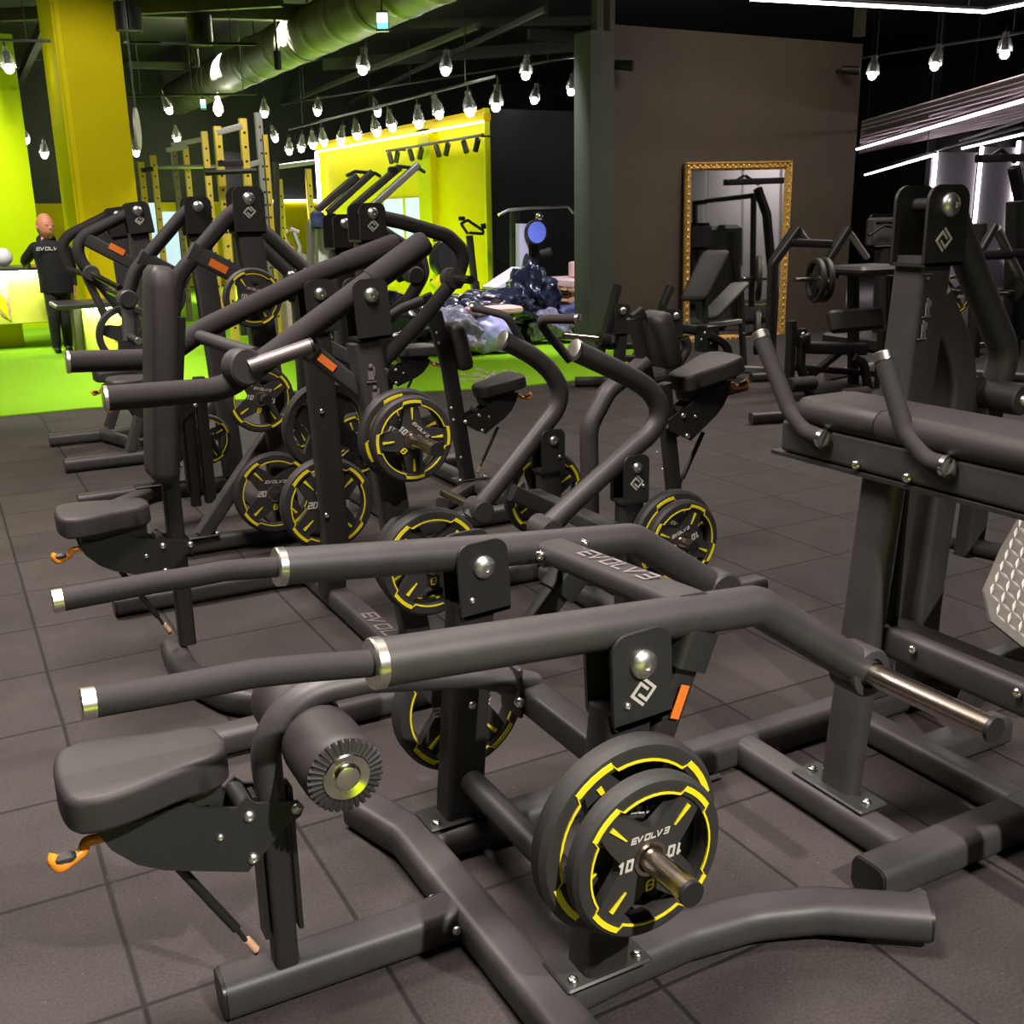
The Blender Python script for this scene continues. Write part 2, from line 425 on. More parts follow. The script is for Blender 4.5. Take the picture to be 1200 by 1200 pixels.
# brown partition carrying the mirror
PY0 = 11.0
pl, pr_ = at(712, 28, y=PY0), at(1012, 41, y=PY0)
plane_box('wall_partition', (pl.x, PY0, 0), (pr_.x, PY0+.35, pl.z), 'wall_brown')
pg = at(692, 35, y=10.85)
plane_box('trim_1', (pg.x, 10.85, 0), (pl.x-.003, 11.2, pg.z), 'post_green')
q = at(703, 10, y=10.95); struct(MB().box((q.x, 11.0, 4.4), (.09, .12, 1.6)).box((q.x+.17, 11.0, 4.4), (.07, .1, 1.6)).build('trim_2', 'ceiling_beam'))
q = at(1008, 20, y=11.1); struct(MB().box((q.x, 11.1, 4.5), (.10, .12, 1.4)).build('trim_3', 'ceiling_beam'))
# dark wall and lime wall beyond the turf
LY = 15.2
lc = at(569, 127, y=LY); LX = lc.x
q2 = at(760, 130, y=LY)
plane_box('wall_dark', (LX+.05, LY, 0), (q2.x+1, LY+.3, lc.z), 'wall_black')
far = at(369, 172, x=LX)
plane_box('wall_lime', (LX, LY-.02, 0), (LX+.05, far.y, lc.z), 'lime')
struct(MB().box((LX-.02, LY-.05, lc.z/2), (.09, .06, lc.z)).build('trim_4', 'lime_bright'))
# pilaster, soffit and bright window on the lime wall
a_, b_ = at(512, 200, x=LX), at(497, 200, x=LX)
struct(MB().box((LX-.06, (a_.y+b_.y)/2, lc.z/2), (.12, abs(b_.y-a_.y), lc.z-.3)).build('trim_5', 'lime_yellow'))
a_, b_ = at(568, 134, x=LX-.1), at(372, 176, x=LX-.1)
struct(MB().box((LX-.06, (a_.y+b_.y)/2, (a_.z+b_.z)/2), (.12, b_.y-a_.y, .10)).build('trim_6', 'lime'))
tag(MB().box((LX-.13, (a_.y+b_.y)/2, (a_.z+b_.z)/2-.07), (.03, b_.y-a_.y, .03)).build('led_strip', 'led_soft'), 'thin white light strip running under the top ledge of the lime wall', 'light strip')
w0, w1 = at(449, 237, x=LX-.02), at(498, 262, x=LX-.02)
struct(MB().box((LX-.01, (w0.y+w1.y)/2, w0.z-.55), (.05, w0.y-w1.y, 1.2)).build('window_1', 'screen_blue'))
for k, u in enumerate((449, 474, 498)):
    e = at(u, 240, x=LX-.04); struct(MB().box((LX-.045, e.y, w0.z-.55), (.03, .06, 1.22)).build('window_frame', 'lime_yellow'))
e0, e1 = at(371, 178, x=LX-.12), at(386, 276, x=LX-.12)
tag(MB().box((LX-.12, e0.y, (e0.z+.4)/2), (.06, .10, e0.z-.4)).build('led_column', 'led_soft'), 'upright white light strip at the far end of the lime wall', 'light strip')
# far lime wainscot with a light line
l0, l1 = at(300, 236, y=27.9), at(375, 238, y=27.9)
plane_box('wall_wainscot', (l0.x-6, 27.85, 0), (l1.x+1.0, 27.99, l0.z), 'lime')
tag(MB().box(((l0.x+l1.x)/2, 27.82, l0.z), (l1.x-l0.x+1, .05, .07)).build('led_strip', 'led_soft'), 'white light line along the top of the far low lime wall', 'light strip')
# lime column at the far left and the big yellow column
CYY = 15.9
c0, c1, c2 = at(60, 60, y=CYY+1.3), at(78, 200, y=CYY), at(157, 200, y=CYY)
xl = at(75, 120, y=CYY).x; xr = at(152, 150, y=CYY).x
struct(MB().box(((xl+xr)/2, CYY+.75, 2.6), (xr-xl, 1.5, 5.2)).build('column_1', 'column_yellow'))
struct(MB().box((xl-.012, CYY+.75, 2.6), (.02, 1.5, 5.2)).box((xl+.05, CYY-.012, 2.6), (.06, .02, 5.2)).build('trim_7', 'lime_yellow'))
g0 = at(22, 100, y=18.5); gz = at(15, 40, y=18.5).z
plane_box('column_2', (g0.x-2.2, 18.5, 0), (g0.x, 20, gz), 'lime_green')
# ceiling beams
for i, (u0, v0, u1, v1, z, w) in enumerate(((0, 18, 330, 0, 4.5, .12), (150, 10, 420, 17, 4.6, .16), (300, 135, 560, 30, 4.4, .07), (410, 120, 640, 10, 4.5, .06), (150, 76, 330, 80, 4.7, .10), (620, 40, 700, 46, 4.9, .14), (20, 100, 56, 20, 4.5, .12), (480, 28, 700, 24, 4.9, .10), (40, 66, 62, 66, 4.7, .1), (380, 76, 700, 52, 4.8, .16), (150, 110, 330, 108, 4.75, .06))):
    a_, b_ = at(u0, v0, z=z), at(u1, v1, z=z)
    struct(MB().bar([a_, b_], w, w*1.4, .005).build('ceiling_beam', 'ceiling_beam'))
# corrugated soffit at the right
cp = [at(u, v, z=2.80) for u, v in ((1006, 181), (1010, 142), (1190, 86), (1330, 50), (1400, 100), (1230, 178))]
def corrugated():
    mb = MB(); a, b = cp[1], cp[0]; c, d = cp[3], cp[4]; n = 46; rows = []
    for i in range(n+1):
        s = i/n; z = .035 if (i//2) % 2 else 0
        p, q_ = a.lerp(b, s), c.lerp(d, s)
        rows.append([p+ZV*z, q_+ZV*z])
    vs = [[mb.b.verts.new(p) for p in r] for r in rows]
    for i in range(n): mb.b.faces.new((vs[i][0], vs[i][1], vs[i+1][1], vs[i+1][0]))
    return mb
struct(corrugated().build('ceiling_soffit', 'corrugated', smooth=10))
# pale backlit wall panels at the right
BY = 15.0
def panel(n, u0, u1, v0, m='panel_white'):
    a, b = at(u0, v0, y=BY), at(u1, v0, y=BY)
    struct(MB().box(((a.x+b.x)/2, BY+.05, a.z/2), (b.x-a.x, .1, a.z)).build('wall_panel_%d' % n, m))
    return a, b
a_, b_ = panel(1, 1097, 1146, 178); a2, b2 = panel(2, 1153, 1190, 172); a3, b3 = panel(3, 1196, 1320, 165)
plane_box('wall_behind_panels', (at(1094, 200, y=BY+.3).x, BY+.3, 0), (23.8, BY+.5, 5.2), 'ceiling_black')
for k, (x, z, w) in enumerate(((a_.x-.02, a_.z, 'left edge of the first pale wall panel'), ((b_.x+a2.x)/2, a2.z, 'gap between the two pale wall panels'), ((b2.x+a3.x)/2, a3.z, 'right edge of the second pale wall panel'))):
    tag(MB().box((x, BY-.02, z*.6), (.05, .05, z*.8)).build('led_column', 'led'), 'upright white light strip along the '+w, 'light strip')

# ================================================================== front lever machine
M1 = thing('lever_row_machine', (1.0, 1.92, 0), 'black plate-loaded lever machine nearest the camera, with twin foam rollers and long grips', 'gym machine')
def front_machine():
    P = M1; yn, yf, yc = 1.585, 2.258, 1.92
    # base
    beam(P, [(.90, 1.33, .05), (.905, 1.60, .05), (.90, 2.28, .05), (.84, 2.50, .045)], .105, .09)
    rail = beam(P, [(.33, 1.945, .05), (.86, 1.935, .05)], .10, .09, name='seat_rail')
    MB().prism([V((.328, 1.945+a, .05+b)) for a, b in rrect(.096, .086, .026)], (.012, 0, 0)).build('end_cap', 'plastic_black', rail)
    for x, y, ax in ((.84, 1.87, (0, -1, 0)), (.84, 1.99, (0, 1, 0))): bolt(rail, (x, y+(.012 if ax[1] > 0 else -.0), .06), .011, ax)
    for nm, pts in (('near', [at(640, 1150, z=.09), at(720, 1112, z=.09), at(800, 1078, z=.09), at(880, 1056, z=.09), at(960, 1053, z=.09), at(1088, 1066, z=.09)]),):
        pts = [p-ZV*.042 for p in pts]
        pts[-1].z += .02; pts[-2].z += .012
        lg = MB().bar(pts, .105, .085, .030, fr=.25).build('base_leg', 'powder_black', P)
        e = pts[-1]; d = (pts[-1]-pts[-2]).normalized(); s = d.cross(ZV)
        MB().prism([e+s*a+ZV*b for a, b in rrect(.10, .08, .028)], d*.014).build('end_cap', 'plastic_black', lg)
        MB().rbox(e-d*.07-ZV*.053, (.05, .13, .03), .005, Matrix.Rotation(math.atan2(d.y, d.x)+PI/2, 3, 'Z')).build('rubber_foot', 'rubber_foot', lg)
        far_ = [V((p.x, 2*yc-p.y, p.z)) for p in pts]
        MB().bar(far_, .105, .085, .030, fr=.25).build('base_leg', 'powder_black', P)
    for y, nm in ((yn, 'near'), (yf, 'far')):
        lo, hi = (V((1.035, y, .10)), V((1.085, y, .68)))
        po = MB().bar([lo, hi], .105, .085, .014, up=(0, 1, 0)).build('post', 'powder_dark', P)
        pt = MB().rbox((1.035, y, .099), (.21, .11, .010), .004).build('base_plate', 'bracket_black', po)
        for dx in (-.08, .08): bolt(pt, (1.035+dx, y-.03, .104), .013, (0, 0, 1), 'zinc_bright')
        if y == yf: bolt(po, (1.06, y-.045, .42), .011)
    # posts' cross members
    MB().tube([(1.055, yf, .20), (1.055, yn, .20)], .034).build('cross_tube', 'powder_dark', P)
    MB().bar([(1.06, yf, .575), (1.06, yn, .575)], .065, .065, .01).build('cross_beam', 'powder_dark', P)
    # bolster arch with rollers
    ar = px((320, 940), (308, 868), (352, 812), (430, 795), (560, 790), (625, 803), y=yc)
    ar[0] = V((.462, yc, .45))
    arch = MB().sweep(ar, [(.030*math.cos(2*PI*k/18), .038*math.sin(2*PI*k/18)) for k in range(18)], (0, 1, 0), .16).build('roller_arch', 'powder_black', P)
    MB().rbox((1.02, yc, .60), (.012, .09, .12), .003).build('flange', 'bracket_black', arch)
    bolt(arch, (1.012, yc-.05, .585), .012, (-.6, -.8, 0), 'zinc_bright')
    for s in (-1, 1):
        c = V((.556, yc+s*.115, .61)); L = .085; R = .078
        r = MB().lathe([(-L, R*.9), (-L+.012, R*.98), (-L+.03, R), (L-.03, R), (L-.012, R*.98), (L, R*.88), (L+.004, R*.6)], c, (0, s, 0), 40).build('roller_pad', 'vinyl', P)
        if s < 0:
            pl_ = MB()
            for k in range(34):
                a = 2*PI*k/34; d = V((math.cos(a), 0, math.sin(a)))
                pl_.cyl(c+YV*s*(L+.004)+d*R*.56, c+YV*s*(L-.003)+d*R*.95, .0030, .0050, 6)
            pl_.build('gathered_cover', 'vinyl', r)
            MB().lathe([(L, R*.60), (L+.008, R*.60), (L+.010, R*.57), (L+.006, R*.36), (L+.007, R*.33), (L+.013, R*.28), (L+.015, R*.10)], c, (0, s, 0), 40).build('end_disc', 'polished', r, 'polished metal end disc')
    MB().tube([(.556, yc-.2, .61), (.556, yc+.2, .61)], .014).build('roller_axle', 'powder_dark', P)
    MB().prism([V((x, yc, z)) for x, z in ((.46, .66), (.50, .70), (.59, .63), (.585, .585), (.53, .585))], (0, .012, 0)).build('roller_bracket', 'bracket_black', P)
    # levers
    for s, y, pts, gp, rr in ((-1, yn, ((441, 777), (735, 732), (886, 709), (1008, 783)), ((112, 823), (200, 808), (300, 789), (360, 783), (441, 777)), .043),
                          (1, yf, ((328, 664), (560, 647), (742, 631), (840, 690)), ((74, 703), (180, 683), (232, 675), (262, 669), (328, 664)), .043)):
        lp = px(*pts, y=y)
        lv = MB().tube(lp, rr, 24, .085).build('lever_arm', 'powder_black', P)
        g = px(*gp, y=y)
        gr = MB().tube(g, .0235, 20, .10).build('foam_grip', 'foam', lv)
        grip_cap(gr, g[0], g[0]-g[1], .0235, .022)
        d = (lp[0]-lp[1]).normalized()
        MB().lathe([(-.010, rr*1.01), (-.009, rr*1.05), (.008, rr*1.05), (.011, rr*1.0), (.011, .024)], lp[0], d, 32, ).build('collar', 'alu', lv, 'silver collar ring')
        e = lp[-1]
        bs = MB().lathe([(-.045, .052), (-.040, .058), (.030, .058), (.036, .054), (.036, .036), (.026, .034)], e, (0, s, 0), 36).build('horn_boss', 'powder_black', lv)
        horn(bs, e+YV*.02*s, e+V((0, .352*s, .003)), .0265)
        bracket(P, (1.10, y, .787), .138, .066, .128, .095, -.05, s < 0, .028, (-.038, -.080))
        # lever stop strut with its socket
        t0, t1 = px((800, 772), (765, 875), y=y) if s < 0 else px((655, 690), (590, 780), y=y)
        st = MB().bar([t0, t1-(t0-t1)*.25], .062, .050, .012, up=(0, 1, 0)).build('stop_strut', 'powder_dark', P)
        d = (t0-t1).normalized()
        MB().bar([t0-d*.012, t0+d*.07], .085, .080, .016, up=(0, 1, 0)).build('stop_socket', 'bracket_black', st)
        if s < 0:
            lb = t0.lerp(t1, .42); side = V((-d.z, 0, d.x))
            MB().rings([[lb+d*a+side*b-YV*h for a, b in ((-.036, -.011), (.036, -.011), (.036, .011), (-.036, .011))] for h in (.032, .0335)]).build('warning_label', 'orange_label', st, 'orange warning sticker')
    cb = MB().bar([(1.305, yf-.02, .79), (1.252, yn-.005, .857)], .090, .055, .020).build('lever_crossbar', 'powder_black', P)
    rv = V((-.05, -.633, .065)).normalized(); nv = V((-.1, .1, 1)); nv = (nv-rv*nv.dot(rv)).normalized(); uv = nv.cross(rv)
    letters(MB(), 'EVOLV3', V((1.305, yf-.02, .79)).lerp(V((1.252, yn-.005, .857)), .55)+nv*.0305, rv, uv, nv, .032, 1.45, .28, .2).build('lettering', 'grey_print', cb)
    bolt(cb, (1.245, yf-.08, .80), .013, (-.5, -.85, 0), 'zinc_bright'); bolt(cb, (1.352, yf-.12, .825), .013, (.3, -.2, 1), 'zinc_bright')
    # plate horns
    horn(P, (1.036, yn-.04, .452), (1.036, 1.285, .452), .0245)
    horn(P, (1.05, yf+.03, .37), (1.05, yf+.30, .37), .0245)
    return P
SEATPOLY = [(.124, .541), (.146, .492), (.187, .447), (.235, .418), (.392, .36), (.477, .436), (.508, .452), (.516, .470), (.505, .486), (.421, .506), (.403, .525), (.383, .508), (.31, .53), (.293, .55), (.197, .536)]
SEATTOP = [(.070, -.10), (.070, .10), (.12, .125), (.19, .118), (.28, .085), (.368, .075), (.385, 0), (.368, -.075), (.28, -.085), (.19, -.118), (.12, -.125)]
def seat(P, xp, yc, ztop, d=1, strut=True, zbase=.09, post=True, ztp=None, tilt=0.):
    """seat on an adjustable carriage; d=1: the seat reaches to -X from its post"""
    T = lambda x, z: (xp+d*(x-.462), z-.645+ztop)
    out = smooth_outline([(xp+d*(x-.462), yc+y) for x, y in SEATTOP], 3)
    sp = pad(out, ztop-.072, ztop, .016).build('seat', 'vinyl', P)
    ca = MB()
    for s in (-1, 1): ca.prism([V((T(x, z)[0], yc+s*.045, T(x, z)[1])) for x, z in SEATPOLY], (0, .008, 0))
    x, z = T(.35, .50); ca.cyl((T(.4, .5)[0], yc-.045, T(.4, .50)[1]), (T(.4, .5)[0], yc+.045, T(.4, .50)[1]), .018)
    ca.box((T(.25, .545)[0], yc, T(.25, .552)[1]), (.22, .08, .05))
    ca = ca.build('seat_carriage', 'bracket_black', P)
    for x, z, r in ((.405, .483, .012), (.50, .472, .012), (.405, .388, .012), (.345, .455, .008)):
        bolt(ca, (T(x, z)[0], yc-.049, T(x, z)[1]), r)
    h = [V((*T(x, z), 0)) for x, z in ((.14, .513), (.105, .513), (.10, .495), (.055, .484), (.045, .503), (.10, .513))]
    h = [V((p.x, yc-.03-.02*(i in (3, 4)), p.y)) for i, p in enumerate(h)]
    hb = MB().tube(h[:5]+[h[4]+V((d*.006, .006, .010))], .0105, 12, .012).build('adjuster_handle', 'orange_plastic', ca, 'orange adjuster handle')
    MB().rbox((h[3]+h[4])/2+V((d*.016, .0, .010)), (.040, .022, .018), .006).build('grip_insert', 'powder_black', hb, 'dark insert of the handle')
    if tilt:
        piv = V((xp, yc, ztop-.17))-ORIGIN[P.name]; Rm = Matrix.Rotation(d*tilt, 3, 'Y')
        for o in [sp, ca]+list(ca.children)+list(ca.children_recursive):
            if o.get('_t'): continue
            o['_t'] = 1
            for q_ in o.data.vertices: q_.co = piv+Rm@(q_.co-piv)
        for o in [sp, ca]+list(ca.children_recursive):
            if '_t' in o: del o['_t']
    if post:
        po = MB().bar([(xp, yc, zbase), (xp, yc, ztp or ztop-.06)], .052, .055, .012, up=(0, 1, 0)).build('seat_post', 'powder_dark', P)
        MB().box((xp-d*.036, yc, (zbase+ztop)/2-.03), (.010, .044, ztop-zbase-.22)).box((xp+d*.036, yc, (zbase+ztop)/2-.03), (.010, .044, ztop-zbase-.22)).build('guide_strip', 'plastic_black', po)
    if strut:
        a, b = T(.26, .40), T(.403, .139)
        g = MB().cyl((a[0], yc, a[1]), (a[0]*.25+b[0]*.75, yc, a[1]*.25+b[1]*.75), .010).cyl((a[0]*.25+b[0]*.75, yc, a[1]*.25+b[1]*.75), (b[0], yc, b[1]-.01), .005).build('gas_strut', 'plastic_black', P)
        MB().cyl((a[0]*.12+b[0]*.88, yc, a[1]*.12+b[1]*.88), (b[0], yc, b[1]), .0085).build('strut_end', 'pallet_wood', g, 'pale strut end')
    return sp
front_machine()
seat(M1, .462, 1.93, .645)
plate(.205, (1.036, 1.487, .462), 'larger plate against the near post of the front machine, behind the 10 plate', '20', spin=.25, group='plates on the front lever machine')
plate(.168, (1.036, 1.425, .452), 'small 10 plate facing the camera on the front machine, nearest of all plates', '10', group='plates on the front lever machine')
plate(.19, at(538, 824, y=2.36), 'plate marked 20 half hidden behind the far post of the front machine', '20', group='plates on the front lever machine')

# ================================================================== shoulder press machine behind it
M2 = thing('shoulder_press_machine', (1.2, 3.81, 0), 'black seated press machine with tall back pad and thick levers, behind the front machine', 'gym machine')
def press_machine():
    P = M2; yc, yn, yf = 3.81, 3.48, 4.14
    cb = beam(P, [(1.35, 3.02, .05), (1.35, 4.60, .05)], .10, .09)
    lt = letters(MB(), 'EVOLV3', (1.35, 3.55, .096), V((0, -1, 0)), V((1, 0, 0)), ZV, .05, 1.2, .28, .2).build('lettering', 'grey_print', cb)
    for y in (3.08, 4.52):
        ft = beam(P, [(1.35, y, .05), (.44 if y < 4 else .50, y, .05)], .095, .085, name='base_foot')
        MB().prism([V(((.437 if y < 4 else .497), y+a, .05+b)) for a, b in rrect(.09, .08, .026)], (.012, 0, 0)).build('end_cap', 'plastic_black', ft)
    MB().bar([(.615, 3.90, .05), (.605, 3.64, .05), (.70, 3.36, .05), (.98, 3.08, .05)], .09, .09, .026, fr=.22).build('seat_rail', 'powder_black', P)
    # back pad column
    MB().bar([(.655, yc, .10), (.655, yc, .72), (.735, yc, 1.3)], .06, .06, .014, up=(0, 1, 0), fr=.1).build('pad_post', 'powder_dark', P)
    t, b = V((.735, yc, 1.47)), V((.665, yc, .735)); d = (t-b).normalized(); n = V((-d.z, 0, d.x))
    prof = rrect(.235, .085, .03, 5)
    def sc(s): return .8 if s < .012 else (1. if .05 < s < .95 else (.92 if s < .99 else .75))
    pts = [b+(t-b)*k for k in (0, .012, .05, .3, .6, .9, .97, 1)]
    R = []
    for i, p in enumerate(pts):
        k = (.86, .95, 1, 1, .98, .90, .80, .60)[i]; kd = (.6, .9, 1, 1, 1, 1, .95, .6)[i]
        R.append([p+YV*(a*k)+n*(c*kd)+n*.04 for a, c in prof])
    MB().rings(R).build('back_pad', 'vinyl', P, smooth=50)
    seat(P, .655, yc, .665, strut=True, post=False)
    for s, y, up_, gr_, cap in ((-1, yn, ((262, 456), (300, 430), (428, 335), (497, 284)), ((124, 467), (262, 456)), 1), (1, yf, ((188, 421), (240, 385), (370, 322), (464, 286)), ((80, 424), (188, 421)), 1)):
        lp = px(*gr_[:1], y=y)+px(*up_, y=y)
        lv = MB().tube([lp[0]]+lp[1:], .040, 24, .22).build('lever_arm', 'foam', P)
        d = (lp[0]-lp[1]).normalized()
        grip_cap(lv, lp[0]-d*.004, d, .040, .012)
        q_ = lp[-1]; e = (lp[-1]-lp[-2]).normalized()
        MB().lathe([(-.24, .0425), (-.236, .0445), (-.01, .0445), (.008, .036), (.012, .012)], q_, e, 24).build('end_sleeve', 'foam', lv)
        if s < 0:
            bp = at(287, 430, y=y-.05)
            bs = MB().lathe([(-.05, .05), (-.045, .062), (.015, .062), (.02, .055), (.02, .03)], bp, (.25, -.95, .1), 32).build('horn_boss', 'powder_black', lv)
            he = at(347, 416, y=y+.05)
            horn(bs, bp+V((.01, -.01, 0)), V((bp.x+.22, bp.y-.02, bp.z+.055)), .026, m='shaft_dark')
            MB().tube([at(232, 394, y=yf), at(300, 416, y=yn+.03)], .026).build('lever_crossbar', 'powder_black', lv)
        pc = at(428, 343, y=y) if s < 0 else at(370, 342, y=y)
        bracket(P, (pc.x, y, pc.z-.005), .125, .055, .15, .10, -.06, False, .024)
        if s < 0:
            po = MB().bar(px((425, 400), (452, 545), (478, 700), y=y)+[at(487, 745, y=y)], .105, .085, .016, up=(0, 1, 0)).build('post', 'powder_black', P)
            for (u, v) in ((435, 440), (440, 465)):
                c = at(u, v, y=y-.045)
                MB().ball(c+ZV*.032-YV*.0, .008, 8, (1, .15, 1)).box(c, (.022, .003, .03)).box(c-ZV*.022, (.036, .003, .004)).box(c+V((.012, 0, .012)), (.006, .003, .03)).build('exercise_icon', 'grey_print', po)
        else:
            po = MB().bar(px((368, 375), (392, 620), y=y)+[V((1.33, y, .06))], .105, .085, .016, up=(0, 1, 0)).build('post', 'powder_dark', P)
            bolt(po, at(377, 482, y=y-.045), .011, m='zinc_bright'); bolt(po, at(383, 604, y=y-.045), .011, m='zinc_bright')
    a, b = at(352, 402, y=yn+.02), at(432, 465, y=yn+.02)
    st = MB().bar([a, b], .060, .055, .012, up=(0, 1, 0)).build('stop_strut', 'powder_black', P)
    MB().bar([a-(b-a)*.08, a+(b-a)*.16], .08, .08, .014, up=(0, 1, 0)).build('stop_socket', 'bracket_black', st)
    c = a.lerp(b, .34); d = (b-a).normalized(); n = V((-d.z, 0, d.x))
    MB().rings([[c+d*e+n*f-YV*h for e, f in ((-.035, -.013), (.035, -.013), (.035, .013), (-.035, .013))] for h in (.029, .031)]).build('warning_label', 'orange_label', st, 'orange warning sticker')
    MB().bar(px((378, 404), (450, 440), y=yf), .06, .055, .012, up=(0, 1, 0)).build('stop_strut', 'powder_black', P)
    MB().bar([at(440, 520, y=yf), at(446, 520, y=yn)], .07, .07, .01).build('cross_beam', 'powder_dark', P)
    c = at(470, 509, y=yn-.10); horn(P, c+YV*.08, (c.x, 3.08, c.z), .0245)
    c = at(500, 655, y=yn-.12); horn(P, c+YV*.1, (c.x, 3.20, c.z), .0245)
    c = at(383, 590, y=yf+.1); horn(P, c-YV*.05, (c.x, yf+.22, c.z), .0245)
press_machine()
c = at(470, 509, y=3.38)
plate(.165, (c.x, 3.36, c.z), 'rear plate of the pair on the press machine upper horn, behind the front machine', '10', spin=.5, group='plates on the shoulder press machine')
plate(.150, (c.x, 3.29, c.z), 'outer plate with a steel horn through it on the upper horn of the press machine', '5' if False else '10', spin=.78, group='plates on the shoulder press machine')
c = at(500, 655, y=3.36)
plate(.19, (c.x, 3.40, c.z), 'inner plate low on the press machine near post, only its rim showing', '20', spin=.3, group='plates on the shoulder press machine')
plate(.20, (c.x, 3.325, c.z), 'large plate low on the press machine near post, half hidden by the front lever', '20', group='plates on the shoulder press machine')
plate(.205, at(383, 590, y=4.26), 'large plate standing behind the black far post of the press machine', '20', d=-1, spin=.08, group='plates on the shoulder press machine')
plate(.20, at(383, 500, y=4.40), 'dark plate high behind the black far post of the press machine', '20', d=1, spin=.2, group='plates on the shoulder press machine')

# ================================================================== low row machine with U handles
M4 = thing('chest_row_machine', (2.4, 3.61, 0), 'black row machine with short chest pad and two hooked handles, mid photo', 'gym machine')
def row_machine():
    P = M4; yc, yn, yf = 3.61, 3.30, 3.93
    for y in (yn, yf+.08):
        bm_ = beam(P, [(1.80, y, .05), (2.98, y, .05)], .10, .09, name='base_foot')
        MB().prism([V((2.98, y+a, .05+b)) for a, b in rrect(.095, .085, .026)], (.014, 0, 0)).build('end_cap', 'plastic_black', bm_)
        MB().rbox((2.93, y, .006), (.10, .09, .012), .004).build('rubber_foot', 'rubber_foot', bm_)
    beam(P, [(2.28, yn, .05), (2.28, yf, .05)], .09, .085)
    beam(P, [(2.62, yn, .05), (2.62, yf, .05)], .09, .085)
    for s, y, lp, gp in ((-1, yn, ((638, 620), (735, 530), (765, 506), (775, 482), (764, 458), (738, 441), (674, 411)), ((668, 422), (628, 374), (676, 374))),
                         (1, yf, ((560, 597), (588, 562), (636, 501), (654, 478), (657, 456), (645, 434), (622, 415), (590, 399)), ((618, 412), (594, 370), (556, 361)))):
        L = px(*lp, y=y)
        lv = MB().tube(soft(L), .040, 24, 0).build('lever_arm', 'powder_black', P)
        e = L[-1]; d = (L[-1]-L[-2]).normalized()
        grip_cap(lv, e-d*.002, d, .040, .014)
        g = px(*gp[:2], y=y)+[at(*gp[2], y=y+s*.16)]
        hd = MB().tube(g, .0165, 16, .05).build('grip_handle', 'foam', lv)
        grip_cap(hd, g[-1], g[-1]-g[-2], .0175, .012)
        b = L[0]; d = (L[0]-L[1]).normalized()
        MB().lathe([(-.06, .044), (-.055, .050), (.05, .050), (.056, .044)], b, (0, 1, 0), 28).build('horn_boss', 'powder_black', lv)
        if s > 0:
            horn(lv, b+YV*.04, b+V((-.02, .30, .01)), .020)
            MB().cyl(b, b+d*.05, .042).build('end_stub', 'powder_black', lv)
        pc = at(738, 545, y=y) if s < 0 else at(642, 514, y=y)
        bracket(P, (pc.x, y, pc.z), .115, .048, .145, .09, 0, s < 0, .020, (.03, -.075))
        MB().bar([(pc.x, y, .09), (pc.x, y, pc.z-.13)], .095, .08, .014, up=(0, 1, 0)).build('post', 'powder_dark', P)
    # cross member between the posts and stop strut
    pc = at(738, 545, y=yn)
    MB().bar([(pc.x-.08, yn, .42), (pc.x-.08, yf, .42)], .08, .06, .012).build('cross_beam', 'powder_black', P)
    MB().bar(px((600, 577), (664, 606), y=3.7), .07, .05, .010, up=(0, 1, 0)).build('stop_strut', 'bracket_black', P)
    # arch that carries the chest pad
    ar = px((688, 640), (690, 500), (712, 458), (756, 424), y=yc)
    ar[0] = V((ar[0].x+.02, yc, .10))
    MB().sweep(ar, [(.036*math.cos(2*PI*k/18), .045*math.sin(2*PI*k/18)) for k in range(18)], (0, 1, 0), .13).build('pad_arch', 'powder_black', P)
    a, b = px((742, 372), (762, 455), y=yc)
    po = MB().bar([a, b], .055, .05, .02, up=(0, 1, 0)).build('pad_post', 'powder_dark', P)
    t, bo = px((765, 366), (780, 428), y=yc); d = (t-bo).normalized(); n = V((d.z, 0, -d.x)); R = []
    for k, kk, kd in ((0, .80, .55), (.02, .93, .9), (.08, 1, 1), (.5, 1, 1), (.86, .97, 1), (.95, .85, .95), (1, .6, .55)):
        p = bo+(t-bo)*k; R.append([p+YV*(a_*kk)+n*(c_*kd) for a_, c_ in rrect(.19, .08, .03, 4)])
    MB().rings(R).build('chest_pad', 'vinyl', P, smooth=50)
    MB().bar([a-V((0, 0, .01)), a+V((.05, 0, .02))], .05, .03, .008, up=(0, 1, 0)).build('pad_bracket', 'powder_dark', po)
    # seat on the far side facing the pad
    sx = at(780, 520, y=yc).x; sz = at(815, 440, y=yc).z
    seat(P, sx, yc, sz-.01, d=-1, strut=True, post=False, tilt=.27)
    po = MB().bar([(sx+.10, yc, .09), (sx-.02, yc, sz-.02)], .060, .055, .012, up=(0, 1, 0)).build('seat_post', 'powder_dark', P)
    for v in (530, 550, 575, 600): bolt(po, at(770+(v-530)*.32, v, y=yc-.028), .006)
    MB().bar([(sx, yc, .05), (2.28, yc, .05)], .08, .08, .026).build('seat_rail', 'powder_black', P)
    c = at(792, 632, y=yn-.12); horn(P, c+YV*.09, c-YV*.11, .024)
    c = at(640, 580, y=yf+.08); horn(P, c-YV*.05, c+YV*.1, .024)
row_machine()
c = at(792, 632, y=3.19)
plate(.195, (c.x, 3.215, c.z), 'larger rear plate of the pair behind the lettered crossbar, on the row machine', '20', spin=.45, group='plates on the row machine')
plate(.168, (c.x, 3.155, c.z), 'smaller 10 plate of the pair behind the lettered crossbar, on the row machine', '10', spin=-.35, group='plates on the row machine')
plate(.20, at(637, 578, y=4.02), 'plate behind the far post of the row machine, mostly hidden by its arms', '20', spin=.3, group='plates on the row machine')

